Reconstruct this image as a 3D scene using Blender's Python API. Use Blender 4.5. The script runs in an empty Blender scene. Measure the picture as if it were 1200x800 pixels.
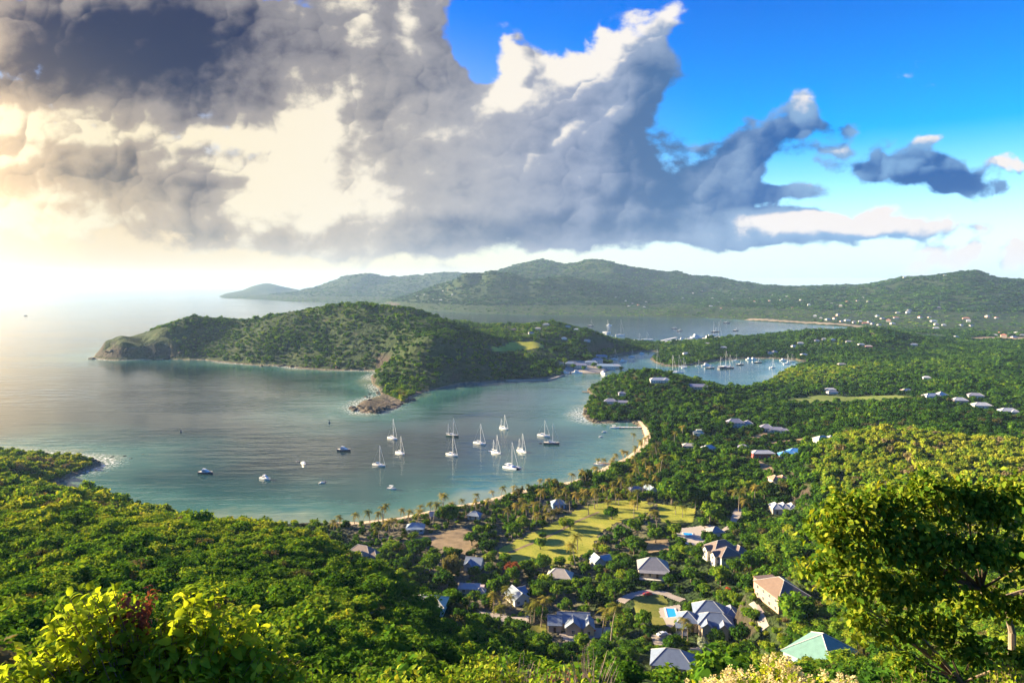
import bpy, math, random
import numpy as np
from mathutils import Vector, Matrix

SC = bpy.context.scene
COL = SC.collection
R = math.radians

# ------------------------------------------------------------------ camera, light, exposure
CAMZ = 150.0
PITCH = math.atan(66.0 / 800.0)      # eye level; the sea's edge lies a little below it
cam_d = bpy.data.cameras.new('camera')
cam = bpy.data.objects.new('camera', cam_d)
COL.objects.link(cam)
cam.location = (0, 0, CAMZ)
cam.rotation_euler = (math.pi / 2 - PITCH, 0, 0)
cam_d.sensor_width = 36.0
cam_d.lens = 24.0
cam_d.clip_start = 0.1
cam_d.clip_end = 200000
SC.camera = cam

SUN_AZ, SUN_EL = R(-72), R(18)          # azimuth from +Y, negative = to the left
sun_dir = Vector((math.sin(SUN_AZ) * math.cos(SUN_EL), math.cos(SUN_AZ) * math.cos(SUN_EL), math.sin(SUN_EL)))
sl = bpy.data.lights.new('sun', 'SUN')
sl.energy = 5.0
sl.angle = R(0.6)
sl.color = (1.0, 0.80, 0.50)
so = bpy.data.objects.new('sun', sl)
COL.objects.link(so)
so.rotation_euler = sun_dir.to_track_quat('Z', 'Y').to_euler()

SC.view_settings.view_transform = 'Standard'
SC.view_settings.look = 'None'
SC.view_settings.gamma = 1.0
SC.view_settings.use_curve_mapping = False
EXPO = 2.15
SC.view_settings.exposure = EXPO
SC.render.engine = 'CYCLES'
cy = SC.cycles
cy.max_bounces = 5
cy.diffuse_bounces = 2
cy.glossy_bounces = 2
cy.transmission_bounces = 2
cy.volume_bounces = 0
cy.transparent_max_bounces = 8
cy.use_denoising = True
cy.caustics_reflective = False
cy.caustics_refractive = False
cy.sample_clamp_indirect = 4.0

W_STR = 0.10
KSKY = 1.0 / (W_STR * 2 ** EXPO)        # a picture value of 1.0, as a world colour value

def lin(c):
    return tuple(((v / 255.0) / 12.92 if v / 255.0 <= 0.04045 else ((v / 255.0 + 0.055) / 1.055) ** 2.4) for v in c)

class NT:
    """tiny helper for building shader node trees"""
    def __init__(s, tree): s.t = tree; s.n = tree.nodes; s.l = tree.links
    def put(s, sock, v):
        if hasattr(v, 'is_output') or isinstance(v, bpy.types.NodeSocket): s.l.new(v, sock)
        elif isinstance(v, (tuple, list)) and sock.type == 'RGBA' and len(v) == 3: sock.default_value = (*v, 1)
        else: sock.default_value = v
    def m(s, op, a, b=0.0, c=0.0, clamp=False):
        n = s.n.new('ShaderNodeMath'); n.operation = op; n.use_clamp = clamp
        for i, v in enumerate((a, b, c)): s.put(n.inputs[i], v)
        return n.outputs[0]
    def add(s, a, b): return s.m('ADD', a, b)
    def sub(s, a, b): return s.m('SUBTRACT', a, b)
    def mul(s, a, b): return s.m('MULTIPLY', a, b)
    def mad(s, a, b, c): return s.m('MULTIPLY_ADD', a, b, c)
    def ss(s, v, a, b, o0=0.0, o1=1.0, kind='SMOOTHSTEP'):
        n = s.n.new('ShaderNodeMapRange'); n.interpolation_type = kind
        for i, x in enumerate((v, a, b, o0, o1)): s.put(n.inputs[i], x)
        return n.outputs[0]
    def mix(s, f, a, b, mode='MIX'):
        n = s.n.new('ShaderNodeMix'); n.data_type = 'RGBA'; n.blend_type = mode
        s.put(n.inputs[0], f); s.put(n.inputs[6], a); s.put(n.inputs[7], b)
        return n.outputs[2]
    def noise(s, vec, scale, detail=3.0, rough=0.55, dist=0.0, out=0):
        n = s.n.new('ShaderNodeTexNoise')
        if vec is not None: s.put(n.inputs['Vector'], vec)
        n.inputs['Scale'].default_value = scale; n.inputs['Detail'].default_value = detail
        n.inputs['Roughness'].default_value = rough; n.inputs['Distortion'].default_value = dist
        return n.outputs[out]
    def xyz(s, x, y, z):
        n = s.n.new('ShaderNodeCombineXYZ')
        for i, v in enumerate((x, y, z)): s.put(n.inputs[i], v)
        return n.outputs[0]
    def sep(s, v):
        n = s.n.new('ShaderNodeSeparateXYZ'); s.put(n.inputs[0], v); return n.outputs
    def ramp(s, f, stops):
        n = s.n.new('ShaderNodeValToRGB'); e = n.color_ramp.elements
        while len(e) < len(stops): e.new(0.5)
        for k, (p, c) in enumerate(stops): e[k].position = p; e[k].color = (*c[:3], 1)
        s.put(n.inputs[0], f); return n.outputs[0]
    def geo(s, out='Position'): return s.n.new('ShaderNodeNewGeometry').outputs[out]
    def vs(s, v, k):
        n = s.n.new('ShaderNodeVectorMath'); n.operation = 'MULTIPLY'
        s.put(n.inputs[0], v); n.inputs[1].default_value = k; return n.outputs[0]

# ------------------------------------------------------------------ sky: sun-lit clouds over a Sky Texture
world = bpy.data.worlds.new('World')
SC.world = world
world.use_nodes = True
wt = world.node_tree
wt.nodes.clear()
W = NT(wt)

def UV(px, py):      # a photo direction as (x/y, z/y)
    cx, cyy = (px - 600) / 800.0, (400 - py) / 800.0
    dy = math.cos(PITCH) + cyy * math.sin(PITCH)
    dz = -math.sin(PITCH) + cyy * math.cos(PITCH)
    return cx / dy, dz / dy

# cloud bodies: centre, half sizes, weight
CLOUDS = [
    (190, 110, 380, 170, .95), (300, 240, 330, 70, .75), (120, 50, 150, 65, .55), (235, 45, 110, 70, .8), (90, 195, 130, 34, .6), (190, 218, 110, 30, .5), (-60, 210, 160, 60, .5),
    (440, 130, 150, 170, .95), (470, 40, 80, 90, .6), (560, 200, 170, 95, 1.0),
    (640, 150, 80, 100, 1.0), (607, 72, 28, 60, .75), (690, 95, 80, 66, 1.0), (748, 58, 46, 46, .8), (785, 20, 20, 20, .6), (745, 140, 62, 80, 1.0),
    (700, 220, 150, 70, 1.2), (800, 238, 90, 44, .9), (520, 262, 400, 24, .9), (420, 288, 330, 12, .5), (860, 268, 110, 22, 0.8),
    (855, 170, 56, 46, 1.15), (845, 208, 60, 36, .7), (910, 138, 34, 42, 1.15), (945, 172, 34, 26, .75), (975, 146, 24, 18, 1.0), (925, 228, 58, 14, 1.1),
    (1030, 192, 66, 26, 1.1), (1090, 196, 92, 13, .95), (1112, 217, 66, 16, 1.35), (1090, 171, 26, 7, .55), (1185, 188, 40, 18, .75),
    (940, 272, 130, 24, 1.0), (1030, 262, 90, 20, .85), (1120, 268, 40, 10, .45), (1078, 306, 36, 22, 1.05), (1132, 304, 28, 22, 1.05), (1205, 300, 30, 22, .8),
    (560, 42, 30, 46, -1.5), (580, 14, 24, 30, -1.3), (570, 95, 20, 20, -.6), (300, 182, 60, 10, -.2), (95, 10, 60, 40, .6), (100, 150, 120, 26, .4), (640, 28, 30, 30, -.3), (840, 90, 60, 60, -.6),
    (400, -110, 520, 70, 1.0), (-100, -330, 800, 260, 1.3), (-500, -100, 400, 300, 1.2), (-250, 120, 260, 120, .9), (-480, 60, 260, 130, .9), (1500, 260, 200, 40, .7),  # out of view; the big ones at upper left added to warm the sea
]
# light on the clouds: positive = glowing, negative = in their own shade
LIGHT = [
    (-100, -330, 700, 250, .75), (-420, 150, 260, 300, 1.0),  # unseen upper left clouds, brightened to warm the sea and foliage
    (345, 205, 90, 100, 0.85), (370, 130, 50, 60, .35), (15, 262, 130, 40, 0.95), (250, 312, 360, 30, .5), (40, 140, 230, 22, .55), (235, 160, 150, 14, .75), (20, 185, 40, 12, .5), (60, 225, 60, 14, .3),
    (400, 245, 130, 40, .45), (325, 62, 40, 60, .40), (415, 25, 40, 50, .25), (110, 5, 60, 16, .5),
    (668, 72, 62, 30, 0.95), (620, 118, 40, 18, .5), (485, 40, 18, 34, .5), (792, 10, 20, 16, .8), (806, 165, 12, 30, .9), (720, 35, 60, 14, .7), (530, 155, 60, 12, .55), (582, 22, 22, 40, -.5),
    (940, 262, 140, 18, .85), (1080, 305, 40, 26, .7), (1130, 302, 30, 26, .7), (1205, 298, 40, 30, .7), (1180, 185, 40, 22, .8), (1030, 252, 60, 14, .6),
    (215, 52, 185, 100, -.86), (110, 40, 150, 60, -.75), (30, 95, 130, 34, -.6), (110, 195, 110, 24, -.5), (200, 222, 80, 20, -.4), (300, 285, 300, 14, -.35),
    (860, 172, 90, 60, -0.9), (910, 145, 44, 48, -.8), (1060, 197, 120, 30, -.95), (1110, 217, 70, 16, -.9), (930, 228, 60, 14, -.7), (975, 148, 26, 20, -.9),
    (775, 130, 46, 95, -.95), (800, 200, 70, 60, -.4), (730, 200, 110, 60, -.35), (600, 268, 320, 20, -.6), (800, 250, 120, 30, -.5), (505, 90, 50, 60, -.2), (520, 225, 70, 40, -.3), (620, 190, 60, 40, -.1),
]

def blob_sum(T, u, v, blobs):
    uv = T.xyz(u, v, 0.0)
    tot = None
    for (px, py, rx, ry, w) in blobs:
        cu, cv = UV(px, py)
        ma = T.n.new('ShaderNodeVectorMath'); ma.operation = 'MULTIPLY_ADD'
        T.put(ma.inputs[0], uv); ma.inputs[1].default_value = (800.0 / rx, 800.0 / ry, 0)
        ma.inputs[2].default_value = (-cu * 800.0 / rx, -cv * 800.0 / ry, 0)
        ln = T.n.new('ShaderNodeVectorMath'); ln.operation = 'LENGTH'; T.put(ln.inputs[0], ma.outputs[0])
        g = T.ss(ln.outputs['Value'], 1.45, 0.0, 0.0, w)
        tot = g if tot is None else T.add(tot, g)
    return tot

grp = bpy.data.node_groups.new('cloud_density', 'ShaderNodeTree')
grp.interface.new_socket('U', in_out='INPUT', socket_type='NodeSocketFloat')
grp.interface.new_socket('V', in_out='INPUT', socket_type='NodeSocketFloat')
grp.interface.new_socket('D', in_out='OUTPUT', socket_type='NodeSocketFloat')
G = NT(grp)
gi = grp.nodes.new('NodeGroupInput'); go = grp.nodes.new('NodeGroupOutput')
uu, vv = gi.outputs[0], gi.outputs[1]
p0 = G.xyz(uu, G.mul(vv, 1.35), 0.37)
wn = grp.nodes.new('ShaderNodeTexNoise'); G.put(wn.inputs['Vector'], p0); wn.inputs['Scale'].default_value = 4.5; wn.inputs['Detail'].default_value = 3
ws = G.sep(wn.outputs['Color'])
u2 = G.mad(G.sub(ws[0], 0.5), 0.16, uu)
v2 = G.mad(G.sub(ws[1], 0.5), 0.075, vv)
bs = blob_sum(G, u2, v2, CLOUDS)
n1 = G.noise(p0, 6.0, 6.0, 0.62)
n2 = G.noise(G.xyz(u2, G.mul(v2, 1.25), 2.2), 19.0, 2.5, 0.55)
billow = G.m('ABSOLUTE', G.mad(n2, 2.0, -1.0))       # round cauliflower lobes
dd = G.m('MINIMUM', bs, 1.5)
dd = G.mad(G.sub(n1, 0.5), 2.3, dd)
dd = G.mad(G.sub(0.2, billow), 0.75, dd)
cell = grp.nodes.new('ShaderNodeTexVoronoi'); cell.voronoi_dimensions = '2D'; cell.inputs['Scale'].default_value = 17.0
G.put(cell.inputs['Vector'], G.xyz(G.mad(G.sub(n2, .5), .05, u2), G.mad(G.sub(n1, .5), .06, G.mul(v2, 1.25)), 0.0))
dd = G.mad(G.sub(.40, cell.outputs['Distance']), .55, dd)
wisp = G.noise(G.xyz(uu, G.mul(vv, 1.5), 5.1), 30.0, 4.0, .65)
dd = G.mad(G.sub(wisp, .5), .55, dd)
G.l.new(G.sub(dd, 0.52), go.inputs[0])

tc = wt.nodes.new('ShaderNodeTexCoord')
gx, gy, gz = W.sep(tc.outputs['Generated'])
yy = W.m('MAXIMUM', gy, 0.04)
U = W.m('DIVIDE', gx, yy)
V = W.m('DIVIDE', W.m('MAXIMUM', gz, 0.0), yy)
def dens(du, dv):
    n = wt.nodes.new('ShaderNodeGroup'); n.node_tree = grp
    W.put(n.inputs[0], W.add(U, du)); W.put(n.inputs[1], W.add(V, dv))
    return n.outputs[0]
D0 = dens(0, 0)
D1 = dens(-0.032, 0.022)                  # a step towards the sun: its density shades this point
front = W.ss(gy, 0.05, 0.25)
alpha = W.mul(W.ss(D0, -0.06, 0.36), front)

sky = wt.nodes.new('ShaderNodeTexSky')
sky.sky_type = 'NISHITA'
sky.sun_disc = False
sky.sun_elevation = SUN_EL
sky.sun_rotation = SUN_AZ
sky.altitude = 100
sky.dust_density = 0.6
sky.ozone_density = 2.0
sv = W.xyz(gx, gy, W.m('MAXIMUM', gz, 0.004))
W.l.new(sv, sky.inputs['Vector'])
# the photograph's deep blue: stronger saturation high up, nearly neutral at the horizon
hs = wt.nodes.new('ShaderNodeHueSaturation')
W.put(hs.inputs['Saturation'], W.ss(gz, 0.04, 0.34, 1.2, 2.4)); hs.inputs['Value'].default_value = 1.0
W.l.new(sky.outputs[0], hs.inputs['Color'])
clear = W.mix(1.0, hs.outputs[0], W.mix(W.ss(gz, .06, .42), (.60, .71, .82), (.07, .34, .64)), 'MULTIPLY')
skyscale = W.mul(W.ss(gz, 0.0, 0.30, 1.0, .95), 1.0)

lob = blob_sum(W, W.mad(W.sub(W.noise(W.xyz(U, V, .1), 6.0, 4.0, .6), .5), .12, U), V, LIGHT)
thick = W.ss(D0, 0.1, 1.3)
selfsh = W.mul(W.sub(D0, D1), 0.60)
L = W.add(W.add(0.58, lob), selfsh)
L = W.mad(thick, -0.22, L)
rel0 = W.noise(W.xyz(U, W.mul(V, 1.25), 4.0), 10.0, 6.0, .58)          # lobes of the cloud tops, lit from the sun's side
rel1 = W.noise(W.xyz(W.add(U, -.016), W.mul(W.add(V, .013), 1.25), 4.0), 10.0, 6.0, .58)
L = W.mad(W.sub(rel0, rel1), 1.1, L)
wz = W.n.new('ShaderNodeTexNoise'); W.put(wz.inputs['Vector'], W.xyz(U, V, 9.0)); wz.inputs['Scale'].default_value = 11.0; wz.inputs['Detail'].default_value = 3
wzc = W.sep(wz.outputs['Color'])
qx = W.mad(W.sub(wzc[0], .5), .10, U); qy = W.mad(W.sub(wzc[1], .5), .10, W.mul(V, 1.25))
lobem = W.mul(W.ss(W.noise(W.xyz(U, W.mul(V, 1.6), 3.3), 4.5, 2.0, .5), .36, .62, .25, 1.0), W.ss(V, .05, .16, .25, 1.0))
for sc_, amp in ((13.0, .50), (30.0, .34)):      # round lobes, each lit on the side that faces the sun
    vn = W.n.new('ShaderNodeTexVoronoi'); vn.voronoi_dimensions = '2D'; vn.feature = 'SMOOTH_F1'; vn.inputs['Smoothness'].default_value = .32; vn.inputs['Scale'].default_value = sc_
    W.put(vn.inputs['Vector'], W.xyz(qx, qy, 0.0))
    pc = W.sep(vn.outputs['Position'])
    sh = W.add(W.mul(W.sub(pc[0], qx), .75 * sc_), W.mul(W.sub(qy, pc[1]), .66 * sc_))
    sh = W.sub(sh, W.mul(W.m('POWER', vn.outputs['Distance'], 2.0), .35))
    L = W.mad(W.mul(sh, lobem), amp, L)
L = W.mad(W.sub(W.noise(W.xyz(U, W.mul(V, 1.3), 7.0), 8.0, 7.0, .66), .5), .62, L)
side = W.ss(U, -0.55, 0.50, 0.0, 1.0, 'LINEAR')               # 0 near the sun, 1 away from it
def K(c, k=1.0): return tuple(v * KSKY * k for v in lin(c))
shade_col = W.ramp(side, [(0.0, K((150, 136, 118))), (0.30, K((110, 116, 134))), (0.60, K((88, 114, 156))), (0.76, K((66, 112, 166))), (0.88, K((22, 94, 168)))])
mid_col = W.ramp(side, [(0.0, K((226, 200, 160))), (0.34, K((198, 190, 182))), (0.62, K((158, 170, 196))), (1.0, K((130, 176, 222)))])
lit_col = W.ramp(side, [(0.0, K((255, 240, 204), 1.0)), (0.40, K((255, 246, 228), .98)), (0.75, K((252, 247, 243))), (1.0, K((250, 243, 240)))])
# the top-left bank is the darkest and bluest
deep = W.ss(W.add(W.m('ABSOLUTE', W.sub(U, -0.44)), W.m('ABSOLUTE', W.mul(W.sub(V, 0.40), 1.6))), 0.85, 0.15)
shade_col = W.mix(W.mul(deep, .95), shade_col, K((18, 36, 84)))
mid_col = W.mix(W.mul(deep, .75), mid_col, K((128, 130, 146)))
ccol = W.mix(W.ss(L, 0.45, 1.05), W.mix(W.ss(L, -0.75, 0.55), shade_col, mid_col), lit_col)
# glow under the cloud deck on the sunward side; extra brightness beyond the left edge is added to warm the sea
veil_d = W.m('SQRT', W.add(W.m('POWER', W.mul(W.sub(U, -0.66), 0.85), 2.0), W.m('POWER', W.mul(W.sub(V, 0.07), 2.4), 2.0)))
veil = W.mul(W.ss(veil_d, 0.95, 0.12), W.mul(front, 0.97))
low = W.mul(W.ss(V, 0.10, 0.0), front)
skyc = W.mix(veil, clear, K((255, 226, 178), .92))
skyc = W.mix(W.mul(low, .8), skyc, W.ramp(side, [(0, K((255, 228, 182), .98)), (.5, K((252, 240, 216), .92)), (1, K((222, 238, 250)))]))
glow = W.mul(W.ss(U, -0.58, -1.15), W.ss(V, 0.75, 0.05))
ccol = W.mix(1.0, ccol, W.mix(glow, (1, 1, 1), (4.6, 3.8, 2.7)), 'MULTIPLY')
skyc = W.mix(1.0, skyc, W.mix(glow, (1, 1, 1), (5.6, 4.4, 2.9)), 'MULTIPLY')
fin = W.mix(alpha, skyc, ccol)
bg = wt.nodes.new('ShaderNodeBackground')
W.l.new(fin, bg.inputs[0])
bg.inputs[1].default_value = W_STR
wo = wt.nodes.new('ShaderNodeOutputWorld')
W.l.new(bg.outputs[0], wo.inputs['Surface'])
world.cycles.sampling_method = 'MANUAL'
world.cycles.sample_map_resolution = 512
# ------------------------------------------------------------------ helpers: meshes, tags, materials
rng = np.random.default_rng(7)
random.seed(11)

def raw_mesh(name, verts, faces, mats=(), midx=None, smooth=False):
    me = bpy.data.meshes.new(name)
    verts = np.asarray(verts, dtype=np.float32)
    if isinstance(faces, np.ndarray):
        nf, k = faces.shape
        me.vertices.add(len(verts)); me.vertices.foreach_set('co', verts.ravel())
        me.loops.add(nf * k); me.loops.foreach_set('vertex_index', faces.astype(np.int32).ravel())
        me.polygons.add(nf); me.polygons.foreach_set('loop_start', np.arange(0, nf * k, k, dtype=np.int32))
        me.update(calc_edges=True)
    else:
        me.from_pydata([tuple(map(float, v)) for v in verts], [], faces)
    for m in mats: me.materials.append(m)
    if midx is not None: me.polygons.foreach_set('material_index', np.asarray(midx, dtype=np.int32))
    if smooth: me.polygons.foreach_set('use_smooth', np.ones(len(me.polygons), dtype=bool))
    me.update()
    return me

def link(name, me, parent=None):
    o = bpy.data.objects.new(name, me); COL.objects.link(o)
    if parent is not None: o.parent = parent
    return o

def tag(o, label=None, cat=None, group=None, kind=None):
    if label: o['label'] = label
    if cat: o['category'] = cat
    if group: o['group'] = group
    if kind: o['kind'] = kind
    return o

def empty(name, loc, rz=0.0):
    o = bpy.data.objects.new(name, None); COL.objects.link(o)
    o.location = loc; o.rotation_euler = (0, 0, rz); o.empty_display_size = .5
    return o

def new_mat(name):
    m = bpy.data.materials.new(name); m.use_nodes = True
    m.node_tree.nodes.clear()
    t = NT(m.node_tree)
    out = t.n.new('ShaderNodeOutputMaterial')
    return m, t, out

def principled(t, out, col, rough=0.8, spec=0.3, normal=None, metal=0.0, **kw):
    b = t.n.new('ShaderNodeBsdfPrincipled')
    t.put(b.inputs['Base Color'], col); t.put(b.inputs['Roughness'], rough)
    b.inputs['Specular IOR Level'].default_value = spec
    b.inputs['Metallic'].default_value = metal
    if normal is not None: t.put(b.inputs['Normal'], normal)
    for k, v in kw.items(): t.put(b.inputs[k], v)
    t.l.new(b.outputs[0], out.inputs['Surface'])
    return b

def bump(t, h, strength=0.5, dist=1.0):
    n = t.n.new('ShaderNodeBump'); n.inputs['Strength'].default_value = strength; n.inputs['Distance'].default_value = dist
    t.put(n.inputs['Height'], h); return n.outputs[0]

def plain(name, col, rough=0.7, var=0.12, scale=1.5, spec=0.3, metal=0.0, bumpk=0.0):
    """one colour with a little worn mottling"""
    m, t, out = new_mat(name)
    pos = t.n.new('ShaderNodeTexCoord').outputs['Object']
    n = t.noise(pos, scale, 4.0, .6)
    c = t.mix(1.0, tuple(col), t.ramp(n, [(0.25, (1 - 2 * var,) * 3), (0.75, (1 + var,) * 3)]), 'MULTIPLY')
    nm = bump(t, t.noise(pos, scale * 4, 3.0), bumpk, .1) if bumpk else None
    principled(t, out, c, rough, spec, nm, metal)
    return m

# ------------------------------------------------------------------ projection of photo pixels into the place
cP, sP = math.cos(PITCH), math.sin(PITCH)
def ray(px, py):
    cx, cyy = (px - 600) / 800.0, (400 - py) / 800.0
    dy = cP + cyy * sP
    return cx / dy, (-sP + cyy * cP) / dy         # x/y and z/y of the ray
def sea(px, py, z=0.0):
    u, v = ray(px, py); Y = (z - CAMZ) / v
    return (u * Y, Y)
def at(px, py, Y):
    u, v = ray(px, py); return (u * Y, Y, CAMZ + v * Y)

# ------------------------------------------------------------------ coastline (one land outline) and heights
COAST_PX = [(-110, 552), (-70, 538), (-30, 531), (0, 530), (50, 533), (85, 536), (115, 540), (118, 545), (100, 551), (82, 559), (67, 567), (60, 577), (80, 590), (150, 603),
    (250, 612), (330, 614), (380, 613), (420, 612), (440, 610), (470, 606), (500, 600), (530, 594), (560, 588), (577, 584), (602, 577), (623, 573),
    (647, 569), (670, 564), (682, 560), (699, 552), (714, 545), (730, 538), (743, 529), (751, 520), (754.5, 511), (752, 503), (745, 497), (736, 493.5),
    (720, 495), (700, 496), (689, 492), (683, 485), (684, 478), (690, 470), (693, 462), (688, 456.5), (694, 452), (703, 446.5), (715, 441.5), (740, 438.5), (780, 439),
    (810, 446), (840, 453), (875, 455), (897, 448), (915, 437), (936, 428), (945, 424), (930, 421), (900, 419.5), (880, 419.5), (845, 421.5), (820, 426),
    (800, 429), (780, 428.5), (768, 425), (762, 420.5), (766, 416), (776, 412.5), (764, 411.5), (750, 412), (732, 414), (717, 417), (707, 420), (713, 425), (717, 430),
    (713, 434), (705, 437), (690, 437.2), (675, 436.2), (664, 436.4), (657, 440.5), (640, 443), (620, 444.5), (580, 447), (540, 448.5), (497, 459), (480, 467), (465, 478.5),
    (440, 484), (423, 483), (417, 477), (425, 470), (446, 463), (445, 455), (437, 450), (435, 441), (445, 436), (440, 434), (420, 433.5), (383, 433.5),
    (350, 431.5), (330, 428.5), (300, 427.5), (265, 424.5), (240, 421.5), (190, 420.5), (130, 421.8), (110, 419), (113, 414), (150, 405), (220, 398), (300, 393),
    (380, 390), (450, 388), (520, 386), (560, 384), (620, 384), (660, 389), (690, 396), (715, 399.5), (735, 399), (760, 401.5), (785, 402.5), (820, 401.5), (860, 399), (905, 394), (950, 390),
    (990, 387), (1015, 386), (1010, 384.6), (980, 382), (940, 379.5), (905, 377.5), (880, 375.8), (865, 374), (830, 372.5), (800, 371.5), (740, 371), (700, 370.3),
    (640, 369.5), (600, 368.5), (560, 367), (520, 364.5), (470, 361), (455, 357.8), (440, 356.3), (400, 354.3), (340, 353.3), (300, 350.5), (262, 349.3), (258, 347.4)]
COAST = [sea(*p) for p in COAST_PX]
LAND = COAST + [(-7500, 20000), (24000, 24000), (26000, -3000), (-1200, -3000), (-1100, 100), (-700, 330)]
POND = [sea(*p) for p in [(1070, 390.2), (1088, 390.8), (1114, 394.4), (1102, 396.6), (1078, 394.2)]]

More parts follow.
